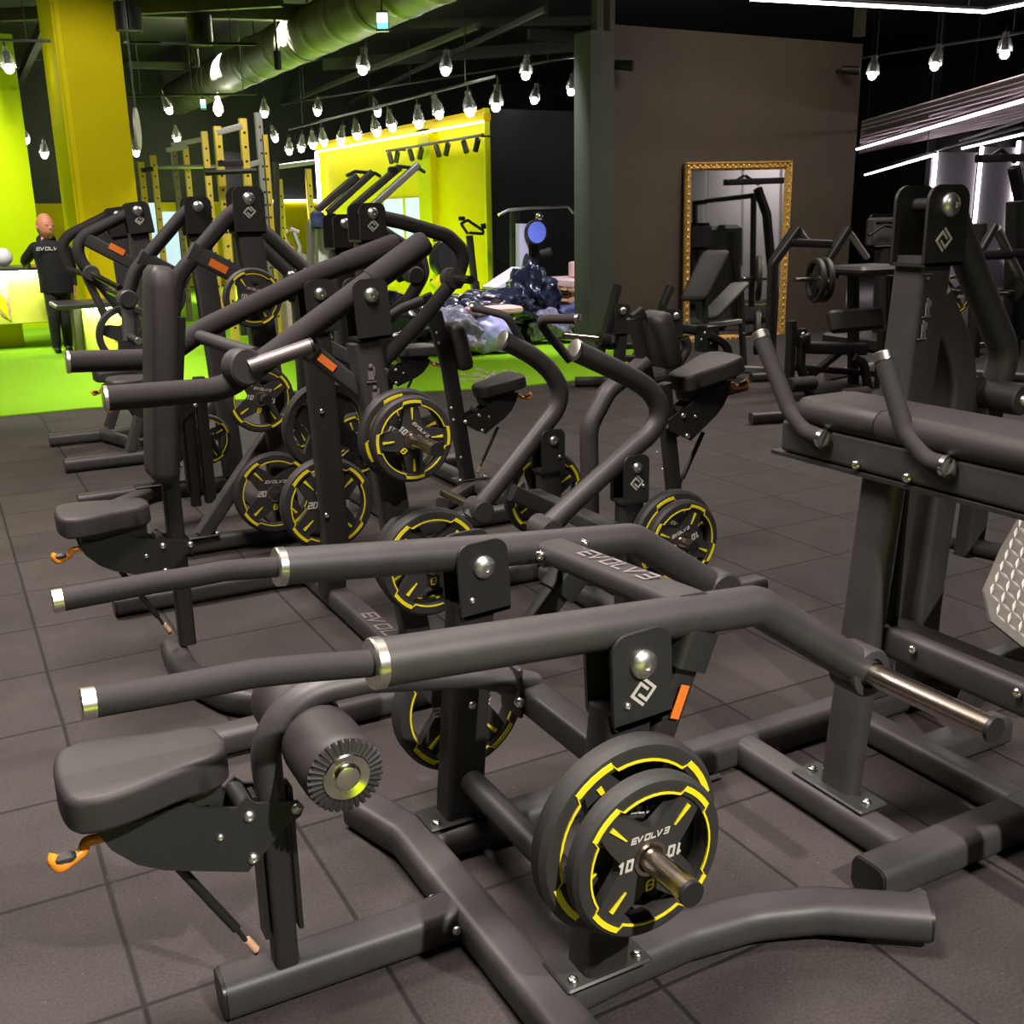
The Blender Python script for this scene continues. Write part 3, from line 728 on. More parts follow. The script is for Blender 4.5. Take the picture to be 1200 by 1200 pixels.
# ================================================================== three high lever machines in the row behind
def lever_pair(P, side, y, lp, r=.038, grip=None, boss=True, hdir=None):
    L = px(*lp, y=y)
    lv = MB().tube(L, r, 20, .20).build('lever_arm', 'foam', P)
    if boss:
        e = L[-1]; MB().lathe([(-.06, .045), (-.052, .052), (.052, .052), (.06, .045)], e, (0, 1, 0), 24).build('horn_boss', 'powder_black', lv)
        if hdir is not None: horn(lv, e, e+V(hdir), .021)
    return lv
M5 = thing('pulldown_machine', (1.35, 5.83, 0), 'black high-lever machine in the second row, its near post carrying a plate marked 20', 'gym machine')
def pulldown_machine():
    P = M5; yn, yf, yc = 5.2, 6.42, 5.83
    for s, y, bp in ((-1, yn, (287, 233)), (1, yf, (229, 242))):
        p = at(*bp, y=y)
        bracket(P, (p.x, y, p.z), .15, .055, .16, .12, 0, s < 0, .028)
        pts = [V((p.x, y, p.z-.15)), V((p.x+.05, y, .75)), V((p.x+.08, y, .10))]
        MB().bar(pts, .125, .10, .016, up=(0, 1, 0), fr=.3).build('post', 'powder_black', P)
        q_ = V((p.x+.06, y, .62))
        MB().bar([q_, V((1.02, y, .10))], .075, .07, .016, up=(0, 1, 0)).build('brace', 'powder_black', P)
        pt = MB().rbox((1.0, y, .099), (.20, .10, .012), .004).build('base_plate', 'bracket_black', P)
        bolt(pt, (1.09, y-.02, .105), .013, (0, 0, 1))
        beam(P, [(.58, y+.02, .05), (1.0, y+.02, .052), (1.75, y, .05)], .09, .085, name='base_foot')
        lb = at(247, 300, y=y) if s < 0 else at(176, 292, y=y+0)
        a = at(222, 293, y=y) if s < 0 else at(163, 300, y=y); b = at(292, 330, y=y) if s < 0 else at(220, 330, y=y)
        st = MB().bar([a, b], .085, .075, .012, up=(0, 1, 0)).build('stop_strut', 'powder_black', P)
        if s < 0:
            c = at(256, 312, y=y-.04); d = (b-a).normalized(); n = V((-d.z, 0, d.x))
            MB().rings([[c+d*e+n*f-YV*h for e, f in ((-.045, -.018), (.045, -.018), (.045, .018), (-.045, .018))] for h in (0, .002)]).build('warning_label', 'orange_label', st, 'orange warning sticker')
    MB().bar([(.98, yn, .05), (.66, 5.5, .05), (.62, yc, .05), (.66, 6.1, .05), (.98, yf, .05)], .085, .085, .026, fr=.25).build('base_curve', 'powder_black', P)
    beam(P, [(1.5, yn, .05), (1.5, yf, .05)], .10, .09)
    lever_pair(P, -1, yn, ((287, 240), (266, 255), (207, 325), (196, 420), (196, 470)))
    lv = lever_pair(P, 1, yf, ((229, 240), (214, 252), (158, 318), (149, 350)), hdir=(-.02, .5, .02))
    e = at(149, 350, y=yf); f = at(152, 400, y=yf-.05)
    MB().bar([e, f], .07, .06, .015, up=(0, 1, 0)).build('lever_drop', 'powder_black', lv)
    g = MB().tube([f+V((0, .08, .03)), f+V((0, -.30, .03))], .018).build('foam_grip', 'foam', lv); grip_cap(g, f+V((0, -.30, .03)), (0, -1, 0), .018, .015)
    zs = at(120, 440, y=yc).z
    seat(P, 1.13, yc, zs-.02, d=1, strut=True)
    MB().rbox((.76, yc, zs+.62), (.075, .22, .50), .03).build('chest_pad', 'vinyl', P) if False else None
    MB().bar([(1.21, yc, .1), (1.21, yc, zs-.05)], .06, .06, .012, up=(0, 1, 0)).build('pad_post', 'powder_dark', P)
    c = at(305, 465, y=yn-.10); horn(P, c+YV*.08, c-YV*.12, .024)
    c = at(322, 577, y=yn-.10); horn(P, c+YV*.08, c-YV*.10, .024)
    c = at(297, 350, y=yn-.10); horn(P, c+YV*.08, c-YV*.10, .02)
    c = at(243, 515, y=yf-.15); horn(P, c+YV*.15, c-YV*.08, .024)
    MB().bar([(.95, yf-.02, c.z), (1.5, yf-.02, c.z)], .05, .05, .01).build('cross_beam', 'powder_dark', P)
pulldown_machine()
plate(.205, at(322, 577, y=5.07), 'plate marked 20 low on the second-row machine, left of the black post', '20', spin=.08, group='plates on the second-row machine')
plate(.165, at(305, 467, y=5.07), 'plate with a white 10 on the second-row machine, under the steel horn', '10', spin=.25, group='plates on the second-row machine')
plate(.14, at(296, 349, y=5.07), 'upper plate on the second-row machine, showing between the two thick levers', '5' if False else '10', spin=.25, group='plates on the second-row machine')
plate(.15, at(241, 515, y=6.22), 'plate peeking out right of the tall back pad near the floor', '10', spin=.3, group='plates on the second-row machine')

M6 = thing('chest_press_machine', (1.3, 8.0, 0), 'black high-lever machine in the third row with bent twin levers beside the yellow column', 'gym machine')
def third_machine():
    P = M6; yn, yf, yc = 7.5, 8.48, 8.0
    for s, y, bp in ((-1, yn, (159, 247)), (1, yf, (136, 252))):
        p = at(*bp, y=y)
        bracket(P, (p.x, y, p.z), .16, .055, .15, .12, -.12, s < 0, .03)
        MB().bar([V((p.x, y, p.z-.14)), V((p.x+.05, y, .10))], .125, .10, .016, up=(0, 1, 0)).build('post', 'powder_black', P)
        MB().bar([V((p.x, y, .65)), V((1.05, y, .10))], .075, .07, .016, up=(0, 1, 0)).build('brace', 'powder_black', P)
        beam(P, [(.62, y, .05), (1.7, y, .05)], .10, .085, name='base_foot')
        a, b = (at(100, 280, y=y), at(172, 318, y=y)) if s < 0 else (at(108, 268, y=y), at(150, 300, y=y))
        st = MB().bar([a, b], .085, .075, .012, up=(0, 1, 0)).build('stop_strut', 'powder_black', P)
        if s < 0:
            c = at(137, 292, y=y-.04); d = (b-a).normalized(); n = V((-d.z, 0, d.x))
            MB().rings([[c+d*e+n*f-YV*h for e, f in ((-.05, -.02), (.05, -.02), (.05, .02), (-.05, .02))] for h in (0, .002)]).build('warning_label', 'orange_label', st, 'orange warning sticker')
    beam(P, [(1.42, yn, .05), (1.42, yf, .05)], .10, .09)
    MB().bar([(1.0, yf, .05), (1.15, yc, .05), (1.3, yn+.1, .05)], .085, .08, .026, fr=.2).build('base_curve', 'powder_black', P)
    lv = lever_pair(P, -1, yn, ((152, 250), (98, 276), (90, 290), (95, 307), (106, 320)), hdir=at(140, 338, y=yn-.45)-at(106, 320, y=yn))
    e = at(100, 322, y=yn)
    MB().bar([e, at(124, 372, y=yn)], .05, .05, .01, up=(0, 1, 0)).build('lever_drop', 'powder_black', lv)
    MB().bar([at(112, 325, y=yn), at(150, 372, y=yn)], .07, .06, .01, up=(0, 1, 0)).build('lever_drop', 'powder_black', lv)
    lv = lever_pair(P, 1, yf, ((132, 250), (78, 277), (71, 292), (80, 315)), boss=False)
    f = at(80, 316, y=yf); g = MB().tube([f, f+V((.02, -.75, -.0))], .022).build('foam_grip', 'foam', lv)
    zs = .60
    seat(P, 1.32, yc, zs, d=1)
    a = at(145, 393, y=yn-.1); horn(P, at(150, 392, y=yn), at(150, 392, y=yn)-YV*.15, .022)
    c = at(293, 348, y=7.6)
third_machine()
plate(.20, at(150, 393, y=7.38), 'dark plate seen left of the back pad behind the thick far lever', '20', d=1, spin=.5, group='plates on the third-row machine')
plate(.20, at(185, 345, y=8.2), 'plate with thin yellow arc just left of the back pad top', '20', spin=.2, group='plates on the third-row machine')
c = at(152, 392, y=7.5)

# seated row with lever looping to the right
M7 = thing('high_row_machine', (2.4, 5.55, 0), 'black high row machine with looped levers, small seat and pad before the turf edge', 'gym machine')
def high_row():
    P = M7; yn, yf, yc = 5.25, 5.85, 5.55
    for s, y, bp in ((-1, yn, (429, 250)), (1, yf, (398, 262))):
        p = at(*bp, y=y)
        bracket(P, (p.x, y, p.z), .14, .05, .14, .17, 0, s < 0, .027)
        MB().bar([V((p.x, y, p.z-.13)), V((p.x, y, .10))], .12, .10, .016, up=(0, 1, 0)).build('post', 'powder_dark', P)
        beam(P, [(1.88, y+s*.35, .05), (2.95, y+s*.35, .05)], .095, .09, name='base_foot')
    beam(P, [(2.05, yn-.4, .05), (2.05, yf+.4, .05)], .10, .09)
    beam(P, [(2.72, yn-.35, .05), (2.72, yf+.35, .05)], .09, .085)
    x = at(429, 250, y=yn)
    lv = MB().tube(px((432, 252), (470, 260), (524, 276), (545, 296), (537, 322), (497, 372), (452, 420), (440, 436), y=yn), .038, 20, .12).build('lever_arm', 'foam', P)
    e = at(530, 326, y=yn); MB().lathe([(-.05, .045), (-.044, .055), (.05, .055), (.056, .045)], e, (0, -1, 0), 24).build('horn_boss', 'powder_black', lv)
    horn(lv, e, e+V((.0, -.22, 0)), .022)
    lf = MB().tube(px((402, 262), (440, 266), (480, 292), (497, 320), (478, 352), (440, 385), y=yf), .036, 20, .12).build('lever_arm', 'foam', P)
    e = at(484, 322, y=yf); MB().lathe([(-.05, .042), (-.044, .05), (.05, .05), (.056, .042)], e, (0, -1, 0), 24).build('horn_boss', 'powder_black', lf)
    MB().tube(px((455, 372), (470, 362), (495, 352), y=yc), .028).build('cross_tube', 'powder_black', P)
    # pad post, chest pad and seat
    po = MB().bar(px((508, 366), (526, 430), (545, 545), y=yc)+[V((at(548, 560, y=yc).x, yc, .09))], .085, .07, .016, up=(0, 1, 0)).build('pad_post', 'powder_dark', P)
    MB().tube(px((500, 345), (510, 366), (515, 385), y=yc), .03, 14, .05).build('post_head', 'powder_dark', po)
    for v in (390, 402, 478, 492, 536): bolt(po, at(510+(v-380)*.195, v, y=yc-.038), .009)
    t, bo = px((530, 378), (542, 432), y=yc); d = (t-bo).normalized(); n = V((d.z, 0, -d.x)); R = []
    for k, kk, kd in ((0, .7, .55), (.03, .9, .9), (.12, 1, 1), (.5, 1, 1), (.88, 1, 1), (.97, .9, .9), (1, .7, .55)):
        p = bo+(t-bo)*k; R.append([p+YV*(a_*kk)+n*(c_*kd) for a_, c_ in rrect(.20, .085, .035, 4)])
    MB().rings(R).build('chest_pad', 'vinyl', P, smooth=50)
    sx = at(545, 520, y=yc).x; sz = at(582, 453, y=yc).z
    seat(P, sx+.02, yc, sz, d=-1, strut=True, post=False, tilt=.2)
    pt = MB().rbox((sx+.03, yc, .096), (.22, .11, .012), .004).build('base_plate', 'bracket_black', P); bolt(pt, (sx+.11, yc-.03, .102), .012, (0, 0, 1), 'zinc_bright'); bolt(pt, (sx-.05, yc-.03, .102), .012, (0, 0, 1), 'zinc_bright')
    MB().bar([(sx-.3, yc-.3, .05), (sx+.05, yc, .05), (sx+.25, yc-.25, .05)], .075, .075, .02, fr=.1).build('seat_rail', 'powder_black', P)
    c = at(418, 522, y=yn-.1); horn(P, c+YV*.08, c-YV*.1, .022)
high_row()
plate(.165, at(418, 520, y=5.14), 'plate with a small 10 half hidden behind the tilted post of the press machine', '10', spin=.5, group='plates on the high row machine')
plate(.165, at(345, 493, y=5.6), 'dark angled plate left of the black far post, high up', '10', spin=.4, group='plates on the high row machine')
# seat of another machine seen between the levers
M8 = thing('bench_seat_machine', at(475, 480, y=7.2)*1, 'machine with black seat and orange handle tip, behind the looped lever', 'gym machine')
M8.location.z = 0; ORIGIN[M8.name].z = 0
def behind_machine():
    P = M8; y = 7.2; sx = at(452, 430, y=y).x; sz = at(480, 405, y=y).z
    seat(P, sx, y, sz, d=-1)
    beam(P, [(sx-.6, y, .05), (sx+.5, y, .05)], .09, .085)
    beam(P, [(sx-.5, y-.5, .05), (sx-.5, y+.5, .05)], .09, .085)
    a = MB().tube(px((455, 372), (480, 350), (497, 320), (492, 300), y=y+.3), .05, 16, .12).build('lever_arm', 'foam', P)
    e = at(480, 316, y=y+.3); MB().lathe([(-.12, .05), (-.11, .06), (.11, .06), (.12, .05)], e, (1, -.3, .4), 20).build('roller_pad', 'vinyl', P)
    MB().bar([V((sx-.5, y+.3, .09)), at(455, 372, y=y+.3)], .09, .08, .015, up=(0, 1, 0)).build('post', 'powder_dark', P)
behind_machine()
for (a, b) in (((300, 262), (358, 316)), ((300, 282), (340, 320))):
    MB().tube(px(a, b, y=7.0), .045, 14).build('lever_tube', 'powder_black', M8)
for u, v in ((341, 326), (359, 322)):
    k = MB().rbox(at(u, v+8, y=7.0), (.10, .10, .22), .03).build('pivot_bracket', 'bracket_black', M8); bolt(k, at(u, v-4, y=6.94), .026)
MB().bar([at(350, 340, y=7.0), V((at(350, 340, y=7.0).x, 7.0, .05))], .10, .09, .015, up=(0, 1, 0)).build('post', 'powder_dark', M8)

# ================================================================== standing hip machine at the right
M3 = thing('standing_hip_machine', (2.4, 1.9, 0), 'black standing hip machine at right with padded rail, two upright handles and a tread plate', 'gym machine')
def hip_machine():
    P = M3
    for y, x0 in ((1.555, 1.80), (2.24, 1.725)):
        b = beam(P, [(x0, y, .05), (3.25, y, .05)], .105, .095)
        MB().prism([V((x0, y+a, .05+c)) for a, c in rrect(.10, .09, .026)], (.014, 0, 0)).build('end_cap', 'plastic_black', b)
        MB().rbox((x0+.07, y-.02, .006), (.12, .10, .012), .004).build('rubber_foot', 'rubber_foot', b)
        bolt(b, (x0+.03, y-.055, .03), .010, (-.3, -1, 0), 'zinc_bright')
    for x in (1.965, 2.40): beam(P, [(x, 1.56, .05), (x, 2.24, .05)], .085, .088)
    po = MB().bar([(1.992, 1.845, .10), (2.02, 1.80, 1.02)], .115, .060, .026, up=(1, 0, 0)).build('post', 'powder_black', P)
    pt = MB().rbox((1.985, 1.845, .099), (.10, .26, .012), .004).build('base_plate', 'bracket_black', P)
    for y in (1.745, 1.945): bolt(pt, (1.985, y, .105), .014, (0, 0, 1), 'zinc_bright')
    MB().box((2.075, 1.80, .80), (.012, .05, .46)).build('side_flange', 'bracket_black', po)
    bolt(po, at(1047, 697, x=2.08), .010, (-.2, -1, 0), 'zinc_bright')
    # padded rail along Y
    z1 = 1.135
    bm_ = MB().bar([(2.02, 2.115, 1.035), (2.02, .75, 1.035)], .11, .085, .012).build('pad_beam', 'powder_black', P)
    MB().box((1.985, 1.5, .985), (.05, 1.3, .010)).build('pad_mount', 'bracket_black', bm_)
    bolt(bm_, at(1003, 545, x=1.96), .012, (-1, -.3, 0), 'zinc_bright'); bolt(bm_, at(1063, 560, x=1.96), .012, (-1, -.3, 0), 'zinc_bright')
    for y0, y1 in ((2.07, 1.793), (1.791, .75)):
        R = []; prof = rrect(.22, .075, .035, 5)
        for k, kk in (((0, .78), (.012, .93), (.035, 1)) if y0 > 2 else ((0, .97), (.004, 1))):
            R.append([V((2.06+a*kk, y0-k, 1.112+c*kk)) for a, c in prof])
        R.append([V((2.06+a, y1+.004, 1.112+c)) for a, c in prof]); R.append([V((2.06+a*.97, y1, 1.112+c*.97)) for a, c in prof])
        MB().rings(R).build('top_pad', 'vinyl', P, smooth=50)
    for foot, mid, k2, top in (((965, 514), (945, 506), (925, 480), (893, 398)), ((1110, 546), (1088, 540), (1060, 505), (1036, 423))):
        L = px(foot, mid, k2, top, x=1.955)
        h = MB().tube(L, .0225, 18, .07).build('grip_handle', 'foam', P)
        grip_cap(h, L[-1], L[-1]-L[-2], .0225, .022)
        d = (L[0]-L[1]).normalized()
        MB().lathe([(-.006, .023), (-.006, .0265), (.006, .0265), (.006, .023)], L[0], d, 20).build('handle_ring', 'zinc_bright', h)
        MB().tube([L[0], V((2.0, L[0].y-.01, 1.04))], .022).build('handle_root', 'powder_black', h)
    # lower rail and knee bolster
    rl = MB().bar([(2.05, 1.79, .545), (2.05, .75, .545)], .05, .085, .02).build('lower_rail', 'powder_black', P)
    for u, v in ((1069, 761), (1192, 812)): bolt(rl, at(u, v, x=2.02), .011, (-1, -.3, 0), 'zinc_bright')
    R = []; prof = rrect(.115, .055, .022, 4)
    for k, kk in ((0, .8), (.01, .95), (.03, 1)): R.append([V((2.20+a*kk, 1.90-k, .50+c*kk)) for a, c in prof])
    R.append([V((2.20+a, .75, .50+c)) for a, c in prof]); MB().rings(R).build('knee_pad', 'vinyl', P, smooth=50)
    MB().bar([(2.06, 1.2, .53), (2.2, 1.2, .48)], .05, .03, .005).build('pad_mount', 'bracket_black', P)
    # lever post, its curved twin and pivot
    yl = 2.20
    p0 = at(1083, 300, y=yl)
    lp = MB().bar([V((p0.x, yl, p0.z)), V((2.50, 2.24, .10))], .125, .11, .016, up=(0, 1, 0)).build('lever_post', 'powder_black', P)
    MB().bar(px((1088, 350), (1112, 405), (1119, 450), (1098, 564), (1077, 714), y=yl)+[V((2.73, 2.24, .10))], .105, .10, .016, up=(0, 1, 0), fr=.35).build('curved_post', 'powder_black', P)
    MB().rbox((2.74, 2.24, .099), (.26, .11, .012), .004).build('base_plate', 'bracket_black', P)
    pv = at(1112, 240, y=2.13); pv = V((pv.x, 2.19, pv.z))
    bracket(P, pv, .165, .055, .168, .115, 0, False, .032)
    logo(MB(), at(1106, 281, y=2.124), XV, ZV, -YV, .062).build('logo', 'white_print', P)
    c1_ = at(1080, 319, y=2.142)
    for (u, v) in ((1087, 360), (1082, 386)):
        c = at(u, v, y=2.142)
        MB().ball(c+ZV*.020, .006, 8, (1, .2, 1)).box(c+ZV*.003, (.014, .003, .022)).box(c+V((-.004, 0, -.015)), (.005, .003, .018)).box(c+V((.006, 0, -.015)), (.005, .003, .018)).box(c+V((.011, 0, .010)), (.005, .003, .018)).box(c-ZV*.027, (.036, .003, .003)).build('exercise_icon', 'grey_print', lp)
    c = at(1088, 321, y=2.142); MB().box(c, (.03, .003, .004)).box(c-ZV*.012, (.012, .003, .008)).build('exercise_icon', 'grey_print', lp)
    la = px((1114, 250), (1140, 320), (1178, 412), (1167, 452), y=2.20)
    lv = MB().tube(la, .046, 22, .16).build('lever_arm', 'powder_black', P)
    MB().ball(at(1131, 268, y=2.2), .022, 12).build('stop_bumper', 'plastic_black', lv)
    e = at(1160, 463, y=2.20)
    MB().lathe([(-.02, .04), (-.015, .052), (.115, .048), (.12, .044)], e, (0, -1, 0), 28).build('roller_pad', 'vinyl', lv)
    MB().lathe([(-.02, .04), (-.015, .062), (.095, .058), (.10, .05)], e+YV*.03+XV*(-.04), (0, 1, 0), 28).build('roller_pad', 'vinyl', lv)
    bolt(lv, e-YV*.12, .018, m='zinc')
    dr = px((1160, 470), (1134, 650), y=2.20)
    MB().bar(dr, .085, .06, .014, up=(0, 1, 0)).build('lever_drop', 'powder_black', lv)
    f = at(1134, 640, y=2.20)
    ft = MB().lathe([(-.08, .020), (-.02, .022), (-.019, .030), (.5, .030)], f, V((.25, -.9, 0)), 20).build('foot_roller', 'foam', lv)
    MB().ball(f-V((.02, -.08, 0)), .022, 12).build('end_cap', 'zinc', ft)
    # tread plate
    TN = V((-.10, -.86, .50)).normalized(); O = at(1152, 692, y=1.88); U1 = TN.cross(ZV).normalized()*-1; U2 = TN.cross(U1)*-1
    T3 = [on_plane(u, v, O, TN) for u, v in ((1212, 575), (1172, 645), (1152, 692), (1160, 728), (1196, 757), (1300, 790), (1330, 560))]
    if U2.z < 0: U2 = -U2
    T = [V(((q-O).dot(U1), 0, (q-O).dot(U2))) for q in T3]; lean = lambda q: O+U1*q.x+U2*q.z+TN*(-q.y)
    tp = MB().prism(T3, TN*.008).build('tread_plate', 'tread', P)
    mb = MB(); k = 0
    def inside(p):
        c = False; n = len(T)
        for i in range(n):
            a, b = T[i], T[i-1]
            if (a.z > p.z) != (b.z > p.z) and p.x < (b.x-a.x)*(p.z-a.z)/(b.z-a.z)+a.x: c = not c
        return c
    s = .030
    for i in range(-10, 24):
        for j in range(-20, 22):
            p = V((i*s, -.004, j*s)); sg = 1 if (i+j) % 2 else -1
            d = V((math.cos(.95*sg), 0, math.sin(.95*sg)))
            if not (inside(p+d*.014) and inside(p-d*.014)): continue
            n = V((-d.z, 0, d.x)); 
            mb.rings([[lean(q_) for q_ in (p-d*.019, p+n*.0055, p+d*.019, p-n*.0055)], [lean(q_)+TN*.0035 for q_ in (p-d*.014, p+n*.0035, p+d*.014, p-n*.0035)]])
    mb.build('tread_lugs', 'tread_lug', tp)
    MB().bar([T3[4]+V((.1, .02, -.02)), V((2.62, 1.9, .30)), V((2.60, 1.95, .09))], .07, .05, .01, up=(0, 1, 0)).build('tread_arm', 'powder_black', P)
    MB().bar([(2.40, 1.92, .05), (2.75, 1.92, .05)], .09, .085, .02).build('base_beam', 'powder_black', P)
hip_machine()

# ================================================================== mirror on the brown partition
def gilt_mirror():
    y = PY0-.10
    TL, TR, BR, BL = px((805, 190), (931, 188), (917, 399), (799, 404), y=y)
    for p in (TL, TR): p.y = PY0-.04
    r = thing('gilt_mirror', ((BL.x+BR.x)/2, y, BL.z), 'tall rectangular mirror in a carved gold frame leaning on the brown wall', 'mirror')
    c = (TL+TR+BR+BL)/4; w = .085
    def inn(p, k): return p+(c-p).normalized()*k
    MB().prism([inn(p, .06) for p in (BL, BR, TR, TL)], (0, .012, 0)).build('mirror_glass', 'mirror', r)
    P = [BL, BR, TR, TL]
    fr = MB()
    for a, b in zip(P, P[1:]+P[:1]):
        d = (b-a).normalized(); m = (c-(a+b)/2); m = (m-d*m.dot(d)).normalized()
        prof = [(0, -.0), (0, -.03), (.02, -.055), (.05, -.03), (.075, -.045), (.105, -.012), (.105, 0)]
        fr.rings([[a+m*q+d*q+YV*z for q, z in prof], [b+m*q-d*q+YV*z for q, z in prof]])
    f = fr.build('gold_frame', 'gold', r)
    orn = MB()
    for a, b in zip(P, P[1:]+P[:1]):
        d = (b-a).normalized(); m = (c-(a+b)/2); m = (m-d*m.dot(d)).normalized(); n = max(2, int((b-a).length/.085))
        for i in range(n):
            orn.ball(a.lerp(b, (i+.5)/n)+m*.05-YV*.035, .022, 8, (1.1, .7, 1.1))
    orn.build('carved_bead', 'gold', f)
gilt_mirror()

# ================================================================== benches and leg machines before the partition
LC = thing('leg_curl_machine', at(985, 470, z=0), 'black machine with two flat pads, foam rollers and thin plates, right of the mirror', 'gym machine')
LC.location.z = 0; ORIGIN[LC.name].z = 0
def bars(P, name, y, *segs, w=.06, m='powder_dark', fr=.06):
    for s in segs:
        MB().bar(px(*s, y=y), w, w, w*.25, up=(0, 1, 0), fr=fr).build(name, m, P)
def slab(P, name, c, d, m='vinyl', rx=None, r=.03):
    return MB().rbox(c, d, r, rx).build(name, m, P)
def leg_curl():
    P = LC; y = 7.2
    slab(P, 'top_pad', at(1016, 316, y=y), (.62, .50, .085))
    slab(P, 'front_pad', at(1003, 375, y=y-.1), (.66, .09, .21), rx=Matrix.Rotation(-.35, 3, 'X'))
    bars(P, 'frame_post', y+.1, ((1000, 322), (1000, 470)), ((1045, 322), (1045, 470)), w=.09)
    bars(P, 'frame_post', y-.2, ((928, 376), (924, 460)), ((1034, 387), (1030, 455)), w=.075)
    bars(P, 'cross_tube', y-.15, ((940, 407), (1012, 409)), w=.11)
    bars(P, 'roller_arm', y-.2, ((940, 385), (938, 430), (952, 470)), ((1000, 418), (1012, 425), (1020, 470)), w=.07, fr=.1)
    for u, v in ((940, 450), (1003, 462)):
        c = at(u, v, y=y-.3); r = MB().lathe([(-.13, .055), (-.12, .065), (.12, .065), (.13, .055)], c, (1, -.15, 0), 24).build('roller_pad', 'foam', P)
        MB().lathe([(.13, .045), (.14, .04), (.15, .02)], c, (1, -.15, 0) if u < 970 else (-1, .15, 0), 18).build('end_cap', 'zinc', r)
    b = bars(P, 'pivot_arm', y-.2, ((945, 396), (935, 400)), w=.10); bolt(P, at(941, 392, y=y-.28), .022)
    bars(P, 'frame_post', y+.2, ((936, 268), (905, 310), (902, 400)), ((994, 268), (966, 312)), w=.07)
    bars(P, 'top_bar', y+.2, ((924, 284), (972, 286)), w=.075)
    for a, b in (((936, 270), (948, 286)), ((995, 272), (1016, 302))):
        MB().tube(px(a, b, y=y+.2), .030).build('silver_tube', 'silver_tube', P)
    h = at(972, 326, y=y+.1); horn(P, h+XV*.1, h-XV*.42, .022)
    for s in (((880, 490), (1060, 478)),):
        a, b = [at(*q, z=.05) for q in s]; beam(P, [a, b], .09, .08)
    a, b = at(970, 440, z=.05), at(1045, 425, z=.05); MB().bar([a, b], .08, .08, .02).build('silver_foot', 'silver_tube', P)
    bars(P, 'brace', y, ((950, 440), (985, 412)), ((926, 430), (1050, 440)), w=.06)
leg_curl()
def xplate(R, c, label, num='20', yaw=PI/2, spin=.3, group='plates on the machines by the mirror'):
    o = plate(R, c, label, num, spin=spin, group=group)
    o.matrix_world = Matrix.Translation(V(c)) @ Matrix.Rotation(yaw, 4, 'Z') @ Matrix.Rotation(spin, 4, 'Y'); return o
c = at(968, 328, y=7.3)
xplate(.20, c-XV*.02, 'plate nearest the flat top pad right of the mirror', yaw=1.2)
xplate(.20, c-XV*.12, 'outer thin-yellow plate left of the flat top pad, right of the mirror', yaw=1.2, spin=.6)

IB = thing('incline_bench', at(850, 455, z=0), 'incline bench with dark raised back pad and grey seat pad before the gold mirror', 'bench')
def incline_bench():
    P = IB; y = 8.4
    a, b = px((840, 294), (812, 352), y=y); d = (a-b).normalized(); n = V((d.z, 0, -d.x))
    R = []; W = V((.78, -.62, 0)); n = W.cross(d)
    for k, kk in ((0, .8), (.03, .95), (.1, 1), (.9, 1), (.97, .93), (1, .75)):
        R.append([b+(a-b)*k+W*p*kk+n*q*kk for p, q in rrect(.27, .08, .03, 4)])
    MB().rings(R).build('back_pad', 'vinyl', P, smooth=50)
    a, b = px((868, 332), (828, 374), y=y+.25); d = (a-b).normalized(); n = W.cross(d); R = []
    for k, kk in ((0, .8), (.03, .95), (.1, 1), (.9, 1), (.97, .93), (1, .75)):
        R.append([b+(a-b)*k+W*p*kk*.8+n*q*kk for p, q in rrect(.26, .07, .03, 4)])
    MB().rings(R).build('seat_pad', 'vinyl_grey', P, smooth=50)
    bars(P, 'pad_post', y, ((824, 345), (826, 385)), w=.07)
    slab(P, 'hinge_box', at(828, 396, y=y-.1), (.16, .2, .26), 'bracket_black', r=.01)
    for u, v in ((822, 398), (833, 402), (826, 390)): bolt(P, at(u, v, y=y-.21), .014)
    bars(P, 'side_arm', y, ((792, 384), (832, 388)), w=.10)
    bars(P, 'leg', y-.2, ((830, 392), (852, 404), (860, 452)), w=.07, fr=.2)
    bars(P, 'leg', y+.3, ((868, 340), (870, 400), (872, 428)), w=.06)
    a, b = at(848, 458, z=.04), at(872, 452, z=.04); MB().bar([a, b], .09, .07, .01).build('foot', 'plastic_black', P)
    a, b = at(866, 432, z=.04), at(905, 434, z=.04); MB().bar([a, b], .07, .06, .01).build('silver_foot', 'silver_tube', P)
    a, b = at(826, 382, y=y+.3), at(870, 376, y=y+.3); MB().bar([a, b], .06, .05, .01).build('silver_rail', 'silver_tube', P)
incline_bench()
PS = thing('plate_post_stand', at(905, 432, z=0), 'tall black bent post holding two dark plates in front of the right mirror edge', 'gym machine')
def post_stand():
    P = PS; y = 8.0
    bars(P, 'post', y, ((932, 268), (906, 308), (903, 434)), w=.085, fr=.1)
    bars(P, 'top_arm', y, ((905, 310), (912, 300)), w=.06)
    for v in (326, 390):
        c = at(893, v, y=y); horn(P, c+XV*.15, c-XV*.25, .022)
    a, b = at(880, 442, z=.05), at(925, 440, z=.05); beam(P, [a, b], .09, .08)
post_stand()
xplate(.215, at(889, 326, y=8.0), 'upper dark plate on the bent post in front of the mirror', yaw=.9, spin=.1)
xplate(.215, at(887, 390, y=8.0), 'lower dark plate on the bent post in front of the mirror', yaw=.9, spin=.5)
SM = thing('standing_press_machine', at(735, 440, z=0), 'small black lever machine with two leaning levers beside the green-black wall post', 'gym machine')
